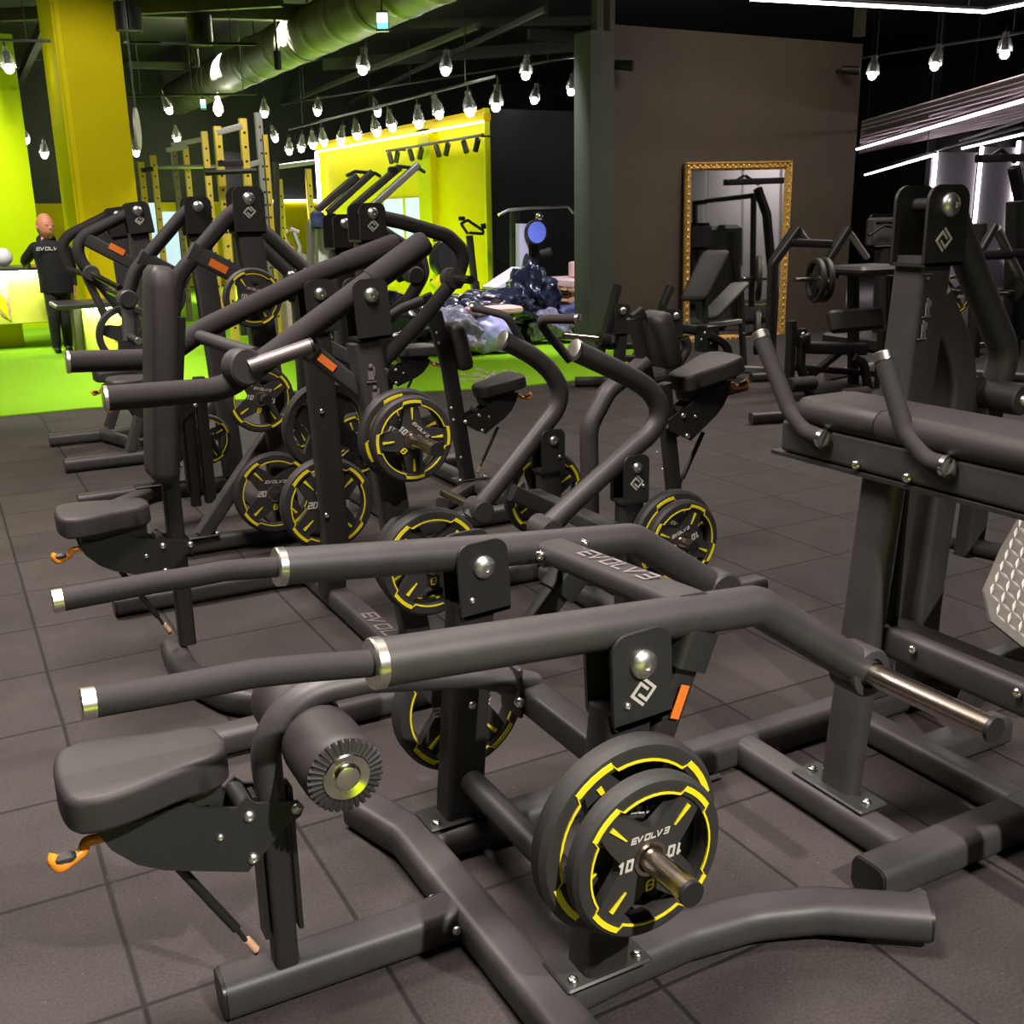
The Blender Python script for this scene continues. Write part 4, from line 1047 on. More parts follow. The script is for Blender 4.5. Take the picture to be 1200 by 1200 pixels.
def standing_press():
    P = SM; y = 8.4
    bars(P, 'lever', y, ((702, 420), (708, 395), (724, 334)), w=.075)
    bars(P, 'lever', y+.1, ((778, 385), (776, 358), (786, 336)), w=.075)
    for u, v in ((726, 372), (788, 378)):
        c = at(u, v-8, y=y-.05); bracket(P, c, .17, .06, .22, .10, 0, False, .035)
        bars(P, 'post', y-.05, ((u+2, v+20), (u-2, 440)), w=.10)
    h = at(700, 397, y=y); horn(P, h, h-V((.34, -.05, -.05)), .028)
    MB().cyl(at(702, 397, y=y), at(712, 399, y=y), .07).build('horn_boss', 'powder_dark', P)
    MB().sweep(px((802, 396), (806, 408), (796, 424), (780, 446), y=y), [(.05*math.cos(2*PI*k/14), .05*math.sin(2*PI*k/14)) for k in range(14)], (0, 1, 0), .1).build('curved_arm', 'powder_black', P)
    bars(P, 'cross_tube', y, ((712, 406), (760, 405)), ((726, 420), (790, 420)), w=.06)
    MB().box(at(786, 407, y=y-.1), (.05, .01, .16)).build('warning_label', 'orange_label', P)
    a, b = at(674, 447, z=.05), at(735, 446, z=.05); beam(P, [a, b], .12, .08)
    beam(P, [at(735, 446, z=.05), at(800, 440, z=.05)], .10, .08)
standing_press()
# stations at the right edge
RS = thing('bench_press_station', at(1170, 440, z=0), 'black bench station with slanted arm and pale tubes, right of the standing hip machine', 'gym machine')
def right_station():
    P = RS; y = 7.6
    bars(P, 'top_bar', y, ((1126, 300), (1230, 296)), w=.10)
    bars(P, 'slanted_arm', y, ((1138, 314), (1166, 264)), w=.075)
    MB().tube(px((1168, 268), (1196, 326), y=y), .05).build('silver_tube', 'silver_tube', P)
    bars(P, 'frame_post', y+.3, ((1150, 262), (1140, 430)), w=.10)
    bars(P, 'frame_post', y+.2, ((1190, 236), (1184, 450)), w=.16)
    h = at(1186, 343, y=y); horn(P, h, h-V((.42, 0, -.02)), .035)
    MB().lathe([(-.1, .05), (-.08, .12), (.08, .12), (.1, .05)], at(1194, 340, y=y), XV, 20).build('arm_hub', 'plastic_black', P)
    beam(P, [at(1085, 434, z=.05), at(1260, 446, z=.05)], .09, .08)
    MB().bar([at(1120, 410, z=.1), at(1155, 404, z=.1)], .07, .06, .01).build('silver_foot', 'silver_tube', P)
    bars(P, 'frame_post', y-.1, ((1098, 330), (1102, 440)), w=.10)
right_station()
xplate(.20, at(1116, 346, y=7.4), 'plate between the icon post and the thick lever of the standing hip machine', yaw=-.4, spin=.2)
CF = thing('pulldown_rig', at(1195, 420, z=0), 'black cable frame with a pull bar on top at the right photo edge', 'gym machine')
def cable_frame():
    P = CF; y = 8.7
    bars(P, 'upright', y, ((1188, 196), (1196, 236), (1192, 420)), w=.12, fr=.1)
    bars(P, 'pull_bar', y, ((1146, 186), (1225, 184)), w=.09)
    bars(P, 'brace', y, ((1160, 184), (1172, 176)), ((1174, 176), (1190, 190)), w=.04)
    bars(P, 'upright', y, ((1146, 262), (1142, 410)), w=.14)
    a, b = at(1142, 400, y=y), at(1192, 400, y=y); beam(P, [V((a.x-.3, y, .05)), V((b.x+.4, y, .05))], .1, .09); MB().bar([V((b.x, y, .05)), at(1192, 400, y=y)], .12, .12, .02, up=(0, 1, 0)).build('upright', 'powder_dark', P)
cable_frame()
TM = thing('cardio_console', at(1035, 400, z=0), 'dark exercise machine with a rounded grey console behind the bracket of the hip machine', 'exercise machine')
def console():
    P = TM; y = 9.2
    c = at(1034, 272, y=y); 
    MB().rbox(c, (.50, .10, .40), .06).build('console', 'powder_black', P)
    MB().rbox(c-YV*.055+ZV*(-.02), (.40, .02, .28), .02).build('screen_bezel', 'vinyl_grey', P)
    MB().tube(px((1018, 276), (1036, 264), (1056, 268), y=y-.15), .018).build('handle_bar', 'plastic_black', P)
    bars(P, 'stem', y, ((1034, 290), (1030, 398)), w=.14)
    slab(P, 'deck', at(1030, 400, z=.09), (.7, 1.2, .16), 'powder_dark')
console()
for k, (u, v) in enumerate(((1110, 392), (1212, 392))): pass
a, b = at(1100, 384, z=.004), at(1230, 396, z=.004)
struct(MB().bar([a, b], .12, .008, .002).build('floor_line', 'lime_bright'))

# ================================================================== things on and beyond the turf
TW = 12.0
CT = thing('cable_tower', at(625, 370, z=0), 'cable machine with lilac-grey upright, blue pulley disc and bent pull bar, before the dark wall', 'gym machine')
def cable_tower():
    P = CT; y = 13.6
    bars(P, 'upright', y, ((612, 262), (612, 360)), w=.16, m='pale_upright'); bars(P, 'weight_stack', y+.05, ((625, 262), (625, 360)), w=.13, m='plastic_black')
    bars(P, 'upright', y+.3, ((603, 246), (603, 360)), w=.12)
    d = MB().lathe([(-.03, .10), (-.03, .155), (.03, .155), (.03, .10)], at(628, 272, y=y-.15), (0, 1, 0), 28).build('pulley_disc', 'blue_disc', P)
    MB().lathe([(-.035, .15), (-.035, .17), (.035, .17), (.035, .15)], at(628, 272, y=y-.15), (0, 1, 0), 28, closed=True).build('rim_ring', 'powder_dark', d)
    MB().tube(px((584, 252), (596, 246), (620, 244), (666, 242), (672, 250), y=y-.1), .020).build('pull_bar', 'zinc', P)
    MB().ball(at(632, 254, y=y-.15), .06, 12).build('bar_clip', 'zinc_bright', P)
    MB().cyl(at(634, 297, y=y-.1), at(646, 294, y=y-.2), .055).build('roller_pad', 'vinyl', P)
    bars(P, 'base', y, ((600, 364), (650, 366)), w=.14)
cable_tower()
DM = thing('speaker_cabinet', at(688, 380, z=0), 'dark angled cabinet half hidden left of the green-black wall post', 'cabinet')
MB().rbox(at(688, 282, y=13.8), (.24, .3, .30), .03).build('cabinet_body', 'powder_black', DM); bars(DM, 'stand', 13.8, ((690, 296), (690, 378)), w=.1)
def heap(name, m, c, d, label, cat, seed, amp=.25, group=None, sub=5):
    rnd = random.Random(seed); b = bmesh.new()
    bmesh.ops.create_icosphere(b, subdivisions=sub, radius=1)
    ph = [(rnd.uniform(1.6, 4.6), V((rnd.uniform(-1, 1), rnd.uniform(-1, 1), rnd.uniform(-1, 1))), rnd.uniform(0, 6)) for _ in range(16)]
    for q in b.verts:
        n = q.co.copy(); f = 1
        for fr, dr, o in ph: f += amp*.20*(1-abs(math.sin(fr*2.0*n.dot(dr)+o)))*(2.4/fr)-amp*.045
        q.co = V((n.x*f*d[0]/2, n.y*f*d[1]/2, max(n.z, -.55)*f*d[2]/1.55))
    mn = min(q.co.z for q in b.verts)
    for q in b.verts: q.co += V(c)+V((0, 0, -mn))
    mb = MB(); mb.b.free(); mb.b = b
    return tag(mb.build(name, m, smooth=48), label, cat, group)
y = 12.2
p0 = at(625, 385, z=0)
heap('wrapped_bundle', 'wrap_dark', (at(623, 385, y=12.4).x, 12.4, .03), (.66, .7, .74), 'tall bundle in shiny dark blue plastic wrap, standing on the turf', 'bundle', 3, .5)
heap('wrapped_bundle', 'wrap_dark', (at(566, 385, y=12.0).x, 12.0, .22), (1.35, .8, .40), 'low bundle in dark plastic wrap left of the tall one', 'bundle', 5, .5)
heap('wrapped_bundle', 'wrap_clear', (at(535, 385, y=11.6).x, 11.6, .03), (.7, .8, .42), 'crumpled clear plastic bundle behind the small chest pad', 'bundle', 8, .6)
heap('wrapped_bundle', 'wrap_clear', (at(640, 388, y=11.9).x, 11.8, .05), (.46, .3, .26), 'glossy clear plastic sheet lying against the tall dark bundle', 'bundle', 11, .6)
heap('cloth_pile', 'cloth_blue', (at(677, 384, y=12.2).x, 12.2, .03), (.8, .6, .34), 'dark blue cloth pile before the pallet, by the wall post', 'cloth pile', 14, .5)
heap('wrapped_bundle', 'wrap_dark', (at(447, 360, y=11.8).x, 11.8, .05), (1.2, .9, .55), 'dark plastic-wrapped heap behind the lever boss of the press machine', 'bundle', 21, .5)
zm = at(578, 368, y=11.4).z
heap('wrapped_pad', 'wrap_blue', (at(577, 378, y=11.4).x, 11.4, .014), (.62, .5, zm*1.0), 'pale lilac wrapped pad lying under the dark bundles', 'pad', 31, .18)
tag(MB().rbox((at(576, 361, y=11.5).x, 11.45, zm+.045), (.62, .4, .08), .02).build('cardboard_sheet', 'pink_board'), 'pinkish cardboard sheet lying on the lilac wrapped pad', 'cardboard')
wb = px((572, 336), (607, 313), (612, 332), y=13.1)
tag(MB().prism(wb+[V((wb[2].x, 13.1, .014)), V((wb[0].x, 13.1, .014))], (0, .4, 0), .02).build('white_box', 'white_cloth'), 'white slanted box behind the wrapped bundles', 'box')
tag(MB().rbox(at(622, 391, z=.03), (1.25, .6, .03), .01).build('plastic_sheet', 'wrap_blue'), 'flat bluish plastic sheet on the turf edge before the bundles', 'plastic sheet')
tag(MB().rbox(at(668, 384, z=.05), (.55, .5, .05), .01).build('paper_sheet', 'white_cloth'), 'white sheet on the turf between the two hooked handles', 'sheet')
def pallet(z0, label, m2, y=13.0, u=692):
    c = at(u, 350, y=y); r = thing('pallet', (c.x, y, z0), label, 'pallet', 'pallets by the dark wall')
    for dy in (-.45, 0, .45): MB().box((c.x, y+dy, z0+.015), (1.2, .10, .03)).build('bottom_board', 'pallet_wood', r)
    for dx in (-.5, 0, .5):
        for dy in (-.45, .45): MB().box((c.x+dx, y+dy, z0+.075), (.13, .10, .09)).build('block', 'pallet_wood', r)
    for k in range(5): MB().box((c.x, y-.45+k*.225, z0+.135), (1.2, .13, .03)).build('top_board', m2, r)
    return r
zt = at(668, 352, y=12.75).z
pallet(.012, 'lowest pallet of the stack by the dark wall', 'pallet_wood')
pallet(.165, 'second pallet from the floor in the stack by the dark wall', 'pallet_wood')
pallet(.318, 'pallet in the middle of the stack by the dark wall', 'pallet_wood')
pallet(.471, 'uppermost pallet of the stack by the dark wall', 'pallet_wood')
c = at(692, 324, y=13.0)
tag(MB().rbox((c.x, 13.0, .683), (1.15, .95, .115), .02).build('carton', 'carton_top'), 'pinkish flat carton on top of the pallet stack', 'carton')
c = at(674, 314, y=13.0); tag(MB().rbox((c.x, 13.0, .742+.11), (.16, .14, .22), .02).build('tape_roll', 'pink_board'), 'small pinkish box standing on the flat carton', 'box')
# debris on the turf seam
rnd = random.Random(4); mb = MB()
for _ in range(90):
    p = at(rnd.gauss(574, 17), rnd.gauss(443, 4), z=.014); a = rnd.uniform(0, PI); d = V((math.cos(a), math.sin(a), rnd.uniform(0, .4)))*rnd.uniform(.015, .045)
    mb.tube([p-d+ZV*.02, p+d+ZV*.02], .006, 5, 0)
tag(mb.build('loose_shavings', 'debris'), 'scatter of pale shavings on the floor by the turf edge', 'debris', kind='stuff')
# exercise bike by the lime wall edge
EB = thing('exercise_bike', at(560, 372, z=0), 'black exercise bike with looped handlebar before the right edge of the lime wall', 'exercise bike')
def bike():
    P = EB; y = 14.6
    MB().tube(px((556, 332), (550, 276), y=y), .055).build('stem', 'powder_dark', P)
    MB().tube(px((548, 274), (540, 262), (548, 258), (566, 270), (566, 274), (550, 273), y=y), .022, 10, .02).build('handle_loop', 'powder_dark', P)
    MB().rbox(at(541, 256, y=y), (.10, .05, .06), .01).build('phone_holder', 'powder_dark', P)
    MB().cyl(at(566, 262, y=y), at(567, 268, y=y), .04).build('grip_end', 'powder_dark', P)
    bars(P, 'frame', y, ((556, 330), (560, 366)), ((545, 368), (585, 372)), w=.12)
bike()
FW2 = thing('spin_bike', at(520, 366, z=0), 'dark spin bike with a big flywheel behind the looped lever, by the lime wall', 'exercise bike')
def spin():
    P = FW2; y = 14.0
    c = at(523, 304, y=y); MB().lathe([(-.06, .20), (-.06, .26), (.06, .26), (.06, .20)], c, (.2, -1, 0), 28).build('flywheel', 'plastic_black', P)
    MB().lathe([(-.075, .02), (-.075, .20), (.075, .20), (.075, .02)], c, (.2, -1, 0), 28).build('wheel_cover', 'powder_dark', P)
    bars(P, 'frame', y, ((513, 285), (520, 330)), ((505, 330), (540, 335)), w=.08); bars(P, 'yellow_cover', y-.1, ((508, 336), (518, 326)), w=.14, m='lime_bright')
    bars(P, 'frame', y, ((522, 330), (520, 364)), w=.1)
    MB().tube(px((508, 282), (516, 280), (512, 288), y=y), .02).build('handle_loop', 'powder_dark', P)
spin()
# climber with pairs of slanted bars
def slanted(name, label, ps, y, base):
    P = thing(name, at(*base, z=0), label, 'gym machine', 'slanted-bar machines before the lime wall')
    P.location.y = y; P.location.x = at(base[0], base[1], y=y).x; P.location.z = 0; ORIGIN[P.name] = V(P.location)
    for a, b, m in ps: MB().bar(px(a, b, y=y), .09, .09, .02, up=(0, 1, 0)).build('slanted_bar', m, P)
    return P
S1 = slanted('slanted_bar_machine', 'machine with a pair of dark slanted bars on a white-wrapped silver column, left one', (((372, 246), (418, 206), 'powder_black'), ((384, 249), (436, 202), 'powder_black')), 13.5, (372, 372))
MB().tube(px((365, 340), (364, 262), (374, 250), y=13.5), .055, 14, .1).build('silver_column', 'silver_tube', S1)
MB().tube(px((376, 252), (380, 335), y=13.6), .09).build('wrapped_tube', 'white_cloth', S1); MB().rbox(at(372, 258, y=13.4), (.16, .16, .22), .03).build('blue_head', 'cloth_blue', S1)
bars(S1, 'column', 13.6, ((388, 250), (392, 330)), w=.10)
MB().tube(px((406, 206), (416, 201), (440, 203), (446, 207), y=13.5), .022).build('hook_bar', 'powder_dark', S1)
zc = at(370, 330, y=13.5)
MB().rbox((zc.x+.12, 13.5, .06), (.6, .5, .10), .02).build('base', 'powder_dark', S1); MB().bar([zc, V((zc.x, 13.5, .05))], .10, .10, .02, up=(0, 1, 0)).build('column', 'powder_dark', S1)
S2 = slanted('slanted_bar_machine', 'machine with one dark and one silver slanted bar, right one of the two', (((414, 242), (468, 196), 'powder_black'), ((435, 243), (490, 193), 'silver_tube')), 13.2, (420, 372))
MB().tube(px((456, 202), (468, 195), (492, 198), (498, 202), y=13.2), .022).build('hook_bar', 'powder_dark', S2)
MB().rbox(at(460, 200, y=13.2), (.12, .1, .10), .02).build('bar_clamp', 'plastic_black', S2)
for u in (415, 436):
    zc = at(u, 243, y=13.2); MB().bar([zc, V((zc.x, 13.2, .05))], .10, .10, .02, up=(0, 1, 0)).build('column', 'powder_dark', S2)
MB().rbox((zc.x-.1, 13.2, .06), (.6, .5, .10), .02).build('base', 'powder_dark', S2)
# yellow power racks
def rack(label, ups, top, y, name='power_rack', extra=()):
    u0 = ups[0][0]; b = at(u0, 300, y=y)
    P = thing(name, (b.x, y, 0), label, 'power rack', 'racks at the back of the hall')
    mats = []
    for u, v, m in ups:
        p = at(u, v, y=y)
        up = MB().bar([V((p.x, y, 0)), p], .085, .085, .008, up=(0, 1, 0)).build('upright', m, P)
        mb = MB(); n = int(p.z/.16)
        for i in range(2, n): mb.cyl((p.x, y-.045, i*.16+.03), (p.x, y-.040, i*.16+.03), .016, n=8)
        mb.build('hole_row', 'plastic_black', up)
    for a, b_, m in top: MB().bar(px(a, b_, y=y), .07, .09, .008, up=(0, 1, 0)).build('crossbar', m, P)
    for a, b_, r, m in extra: MB().tube(px(a, b_, y=y-.15), r, 12).build('barbell', m, P)
    return P
rack('rack with a tall pale upright pair just right of the yellow column', ((165, 190, 'rack_yellow'), (179, 182, 'rack_yellow')), (((165, 200), (179, 198), 'powder_dark'),), 17.5)
rack('rack with two khaki uprights joined by a pale top bar, second from the column', ((203, 173, 'khaki'), (217, 172, 'rack_yellow')), (((195, 176), (219, 172), 'rack_grey'), ((201, 170), (238, 163), 'rack_grey')), 18.0, extra=(((185, 196), (260, 195), .03, 'silver_tube'),))
rack('rack with a single bright yellow upright between the khaki rack and the arched one', ((239, 154, 'rack_yellow'),), (((239, 200), (262, 199), 'powder_dark'),), 16.0)
rack('tall rack with a white perforated bar between two yellow uprights', ((254, 148, 'rack_yellow'), (284, 139, 'rack_yellow')), (((253, 156), (283, 148), 'rack_grey'), ((254, 192), (284, 191), 'powder_dark')), 13.0, extra=(((240, 203), (300, 200), .03, 'powder_dark'),))
rack('rack with one tall yellow upright right behind the logo bracket', ((302, 132, 'rack_grey'), (309, 158, 'rack_yellow')), (((290, 194), (304, 190), 'rack_grey'),), 14.2)
rack('lowest rack, its pale yellow upright before the far lime wainscot', ((327, 210, 'rack_yellow'), (361, 198, 'rack_yellow')), (((322, 196), (368, 190), 'rack_grey'),), 17.0)
tag(MB().bar([V((at(321, 300, y=16.5).x, 16.5, 0)), at(323, 190, y=16.5)], .09, .09, .02, up=(0, 1, 0)).build('black_post', 'powder_dark'), 'slim black post left of the lowest rack', 'post')
PP = thing('punching_pad', (at(272, 215, y=15.2).x, 15.2, 0), 'dark pad on a post between the uprights of the tall rack', 'pad'); MB().rbox(at(272, 215, y=15.2), (.36, .2, .8), .04).build('pad_body', 'wall_black', PP); MB().cyl((PP.location.x, 15.25, .014), (PP.location.x, 15.25, 2), .05).build('post', 'powder_dark', PP)
tag(MB().box(at(180, 280, y=27.80), (.5, .06, 1.7)).build('bright_screen', 'screen_blue'), 'bright bluish screen glowing between the levers right of the yellow column', 'screen')
tag(MB().box(at(201, 285, y=27.80), (.46, .06, 1.5)).build('bright_screen', 'screen_blue'), 'white glowing screen between the far high levers', 'screen')
for k, (u, l) in enumerate(((335, 'left'), (348, 'right'))):
    E_ = thing('spin_bike', at(u, 305, y=19.0), 'small dark bike before the far lime wainscot, the '+l+' of two', 'exercise bike', 'bikes before the far wainscot')
    E_.location.z = 0; ORIGIN[E_.name].z = 0
    bars(E_, 'frame', 19.0, ((u-4, 272), (u+3, 290), (u+2, 305)), ((u-8, 268), (u+2, 272)), w=.07)
    bars(E_, 'frame', 19.0, ((u+2, 305), (u+3, 332)), w=.1); 
    MB().lathe([(-.05, .2), (-.05, .24), (.05, .24), (.05, .2)], at(u+2, 312, y=19.0), YV, 20).build('flywheel', 'plastic_black', E_)
for i, (u, v, w_) in enumerate(((318, 318, 24), (390, 312, 30))):
    c = at(u, v, y=15.0); tag(MB().rbox((c.x, 15, c.z/2+.2), (.6, .5, c.z+.3), .04).build('wrapped_equipment', 'carton_top' if i == 0 else 'wrap_clear'), ('cream crate with a ribbed face behind the plate and posts' if i == 0 else 'pale crate with clear wrap beside the silver column'), 'crate')
q = at(161, 151, y=15.2); RD = thing('round_disc', q, 'pale round disc hanging beside the yellow column', 'disc'); MB().lathe([(-.012, .005), (-.012, .26), (.012, .26), (.012, .005)], q, (.95, -.3, 0), 32).build('disc_face', 'rack_grey', RD); MB().cyl(q+ZV*.25, V((q.x, q.y, 5.2)), .012, n=6).build('hanger_rod', 'ceiling_beam', RD)

# ================================================================== counters and the man
CB = 15.35
def counter():
    a, b = at(-60, 318, y=CB), at(54, 316, y=CB); zt = b.z; zb = at(30, 379, y=CB).z
    r = thing('reception_counter', ((a.x+b.x)/2, CB+.4, 0), 'glowing yellow-green counter with black top at the left photo edge', 'counter')
    MB().rbox(((a.x+b.x)/2, CB+.40, (zt+zb)/2), (b.x-a.x, .8, zt-zb), .01).build('body', 'counter_lit', r)
    MB().rbox(((a.x+b.x)/2, CB+.33, zt+.025), (b.x-a.x+.06, 1.0, .045), .01).build('counter_top', 'counter_top', r)
    MB().box(((a.x+b.x)/2, CB-.09, zt-.006), (b.x-a.x-.02, .05, .012)).build('led_strip', 'led_counter', r)
    MB().box(((a.x+b.x)/2-.1, CB+.60, zb/2), (b.x-a.x-.5, .3, zb)).build('plinth', 'lime', r)
    d = at(6, 345, y=CB-.012); MB().prism(px((0, 322), (9, 330), (14, 376), (0, 368), y=CB-.012), (0, .012, 0)).build('front_pattern', 'pallet_wood', r)
    MB().prism(px((0, 345), (6, 350), (12, 376), (0, 362), y=CB-.022), (0, .012, 0)).build('front_stripe', 'lime_bright', r)
    a, b = at(95, 362, y=13.9), at(182, 362, y=13.9); zt2 = at(130, 359, y=13.9).z
    r = thing('side_counter', ((a.x+b.x)/2, 14.2, 0), 'bright lime block counter with a dark table board, behind the levers', 'counter')
    MB().rbox(((a.x+b.x)/2, 14.2, zt2/2), (b.x-a.x, .6, zt2), .01).build('body', 'counter_lit', r)
    q = at(63, 352, y=13.9)
    MB().rbox(((q.x+b.x)/2-.1, 14.12, zt2+.03), (b.x-q.x-.2, .84, .06), .015).build('table_board', 'counter_top', r)
    MB().box(((a.x+b.x)/2, 13.79, zt2-.006), (b.x-a.x-.02, .05, .012)).build('led_strip', 'led_counter', r)
    MB().box((at(91, 370, y=14.1).x, 14.15, zt2/2), (.12, .4, zt2)).build('leg', 'khaki', r)
    c = at(4, 306, y=CB+.3); tag(MB().ball((c.x, CB+.3, zt+.048+.12), .12, 14, (1, 1, 1)).build('white_bag', 'white_cloth'), 'small white bundle lying on the glowing counter', 'bag')
    return zt
CZ = counter()
def skin(name, verts, edges, m, parent, sub=2, roots=(0,)):
    me = bpy.data.meshes.new(name); o = ORIGIN[parent.name]
    me.from_pydata([V(p)-o for p, r in verts], edges, []); ob = bpy.data.objects.new(name, me); COL.objects.link(ob)
    mod = ob.modifiers.new('s', 'SKIN'); mod.use_smooth_shade = True
    sv = me.skin_vertices[0].data
    for i, (p, r) in enumerate(verts): sv[i].radius = (r, r) if isinstance(r, (int, float)) else r
    for r in roots: sv[r].use_root = True
    ob.modifiers.new('d', 'SUBSURF').levels = sub
    dg = bpy.context.evaluated_depsgraph_get(); dg.update()
    nm = bpy.data.meshes.new_from_object(ob.evaluated_get(dg)); bpy.data.objects.remove(ob)
    for p in nm.polygons: p.use_smooth = True
    nm.materials.clear(); nm.materials.append(MAT[m])
    o2 = bpy.data.objects.new(name, nm); COL.objects.link(o2); o2.parent = parent; ORIGIN[o2.name] = o
    return o2
def man():
    y = 14.75
    g = at(70, 413, y=y)
    P = thing('person', (g.x, y, .012), 'bald man in dark hoodie and slim trousers leaning on the glowing counter', 'person')
    A = lambda u, v, dy=0.: at(u, v, y=y+dy)
    k = .011
    hip = A(66, 333); ch = A(60, 297); nk = A(54, 283); hd = A(53, 266)
    hl, hr = A(59, 336), A(73, 336); kl, kr = A(63, 372, -.05), A(77, 374); al, ar = A(67, 409, -.03), A(80, 404, .05)
    al.z = .10; ar.z = .10
    sl, sr = A(41, 290, .02), A(77, 291, .05); el, er = A(29, 306, .16), A(84, 316, .10); wl, wr = A(32, 313, .42), A(86, 336, -.02)
    wl.z = max(wl.z, CZ+.06)
    body = [(hip, .14), (ch, .15), (nk, .055), (A(53, 277), .055), (hl, .085), (kl, .055), (al, .038), (hr, .085), (kr, .055), (ar, .038), (sl, .055), (el, .042), (wl, .028), (sr, .055), (er, .042), (wr, .028)]
    ed = [(0, 1), (1, 2), (2, 3), (0, 4), (4, 5), (5, 6), (0, 7), (7, 8), (8, 9), (1, 10), (10, 11), (11, 12), (1, 13), (13, 14), (14, 15)]
    # hands: palm and five fingers
    for w, dirv in ((12, V((.9, .25, -.15))), (15, V((.05, -.1, -1)))):
        wp = body[w][0]; d = dirv.normalized(); sd = d.cross(ZV) if abs(d.z) < .8 else V((0, 1, 0)); sd.normalize()
        pm = wp+d*.07; i = len(body); body.append((pm, (.038, .018))); ed.append((w, i))
        for f, l in ((-1.4, .07), (-.5, .085), (.5, .08), (1.4, .065)):
            q1 = pm+d*.03+sd*f*.018; q2 = q1+d*l-ZV*.015; n = len(body)
            body += [(q1, .011), (q2, .009)]; ed += [(i, n), (n, n+1)]
        n = len(body); body += [(wp+d*.03+sd*.04, .013), (wp+d*.075+sd*.065, .010)]; ed += [(w, n), (n, n+1)]
    b = skin('body', body, ed, 'skin', P)
    # head with a face, turned to the photo's right
    fd = (RT*.72-FW*.60); fd.z = 0; fd.normalize(); sd = fd.cross(ZV)
    hm = MB()
    H = hd; s = .135
    bmesh.ops.create_uvsphere(hm.b, u_segments=28, v_segments=20, radius=1)
    for q in hm.b.verts:
        n = q.co.copy(); zf = n.z
        wd = .76 - (.20*max(0, -zf)**1.3); dp = .95 - (.10*max(0, -zf))
        p = sd*(n.x*s*wd)+fd*(n.y*s*dp + (.012 if n.y > 0 and zf < -.3 else 0))+ZV*(zf*s*1.22)
        q.co = H+p
    hm.ball(H+fd*.122-ZV*.012, .022, 10, (1, 1, 1.3))
    for sg in (-1, 1): hm.ball(H+sd*sg*.100-ZV*.01-fd*.01, .030, 10, (.6, .9, 1.1)); hm.ball(H+sd*sg*.035+fd*.108+ZV*.030, .020, 8, (1, 1, .45))
    hm.ball(H+fd*.10-ZV*.075, .026, 10, (1, 1, .4))
    h_ = hm.build('head', 'skin', b, smooth=80)
    for sg in (-1, 1): MB().ball(H+sd*sg*.036+fd*.109+ZV*.012, .012, 8).build('eye', 'eye', h_)
    MB().ball(H+fd*.108-ZV*.060, .020, 10, (1, 1, .25)).build('mouth', 'pink_board', h_)
    nrm = (EYEP-ch); nrm.z = 0; nrm.normalize(); rv = ZV.cross(nrm)
    def ell(c, a, b_, n=26): return [c+rv*(a*math.cos(2*PI*k/n))+nrm*(b_*math.sin(2*PI*k/n)) for k in range(n)]
    mb = MB(); rg = []
    for q_, c in ((0, hip-ZV*.10), (.25, hip.lerp(ch, .25)), (.5, hip.lerp(ch, .55)), (.75, ch), (.9, A(57, 290)), (.96, A(56, 286)), (1, A(54, 281)), (1.04, A(54, 279))):
        w_ = {0: .20, .25: .195, .5: .20, .75: .215, .9: .205, .96: .15, 1: .095, 1.04: .080}[q_]
        rg.append(ell(c, w_, min(w_*.68, .14)))
    mb.rings(rg)
    for S, E2, W in ((sl, el, wl), (sr, er, wr)):
        mb.sweep([S.lerp(ch, .35), S, E2, W.lerp(E2, .12)], [(math.cos(2*PI*k/16), math.sin(2*PI*k/16)) for k in range(16)], nrm, .09, scale=lambda s: .085-.035*s)
    hd_ = mb.build('hoodie', 'hoodie', P, smooth=70)
    MB().sweep([A(49, 281), A(53, 284), A(59, 283), A(62, 279)], [(.05*math.cos(2*PI*k/14), .04*math.sin(2*PI*k/14)) for k in range(14)], nrm, .06).ball(A(54, 281, .12), .11, 14, (1.1, .7, .7)).build('hood', 'hoodie', hd_)
    lt = letters(MB(), 'EVOLV3', A(58, 291)+nrm*.155, rv, ZV, nrm, .034, 1.25, .25, .26).build('chest_lettering', 'white_print', hd_)
    tr = MB().rings([ell(hip-ZV*.15, .09, .08), ell(hip-ZV*.11, .14, .105), ell(hip-ZV*.06, .175, .12), ell(hip+ZV*.02, .17, .115)])
    for h1, k1_, a1 in ((hl, kl, al), (hr, kr, ar)):
        tr.sweep([(h1+ZV*.02).lerp(k1_, i/6) for i in range(6)]+[k1_.lerp(a1-ZV*.03, i/6) for i in range(7)], [(math.cos(2*PI*k/18), math.sin(2*PI*k/18)) for k in range(18)], nrm, 0, scale=lambda s: .094-.040*s)
    tr.build('trousers', 'trousers', P, smooth=70)
    for a in (al, ar):
        f = (fd*.8-FW*.6); f.z = 0; f.normalize()
        skin('shoe', [(V((a.x, a.y, .055))-f*.04, .045), (V((a.x, a.y, .05))+f*.08, .045), (V((a.x, a.y, .045))+f*.17, .034)], [(0, 1), (1, 2)], 'plastic_black', P)
man()

# ================================================================== ceiling fittings
q = at(330, 55, z=4.35)
DU = thing('spiral_duct', (q.x, 18, 4.35), 'big round spiral ventilation duct hanging under the black ceiling', 'duct')
R_ = .36; mb = MB(); prof = []
for i in range(0, 130):
    h = i*.13; rr = R_*(1.03 if i % 8 == 0 else 1.0); prof.append((h, rr)); prof.append((h+.10, rr))
mb.lathe(prof, (q.x, 10.0, 4.35), YV, 36); mb.build('duct_shell', 'duct', DU)
for yy in (11.5, 14, 17, 20, 23): MB().lathe([(-.02, R_+.02), (-.02, R_+.035), (.02, R_+.035), (.02, R_+.02)], (q.x, yy, 4.35), YV, 36, closed=True).build('hanger_ring', 'ceiling_beam', DU); 
for yy in (11.5, 14, 17, 20, 23): MB().cyl((q.x, yy, 4.35+R_), (q.x, yy, 5.2), .012, n=8).build('hanger_rod', 'ceiling_beam', DU)
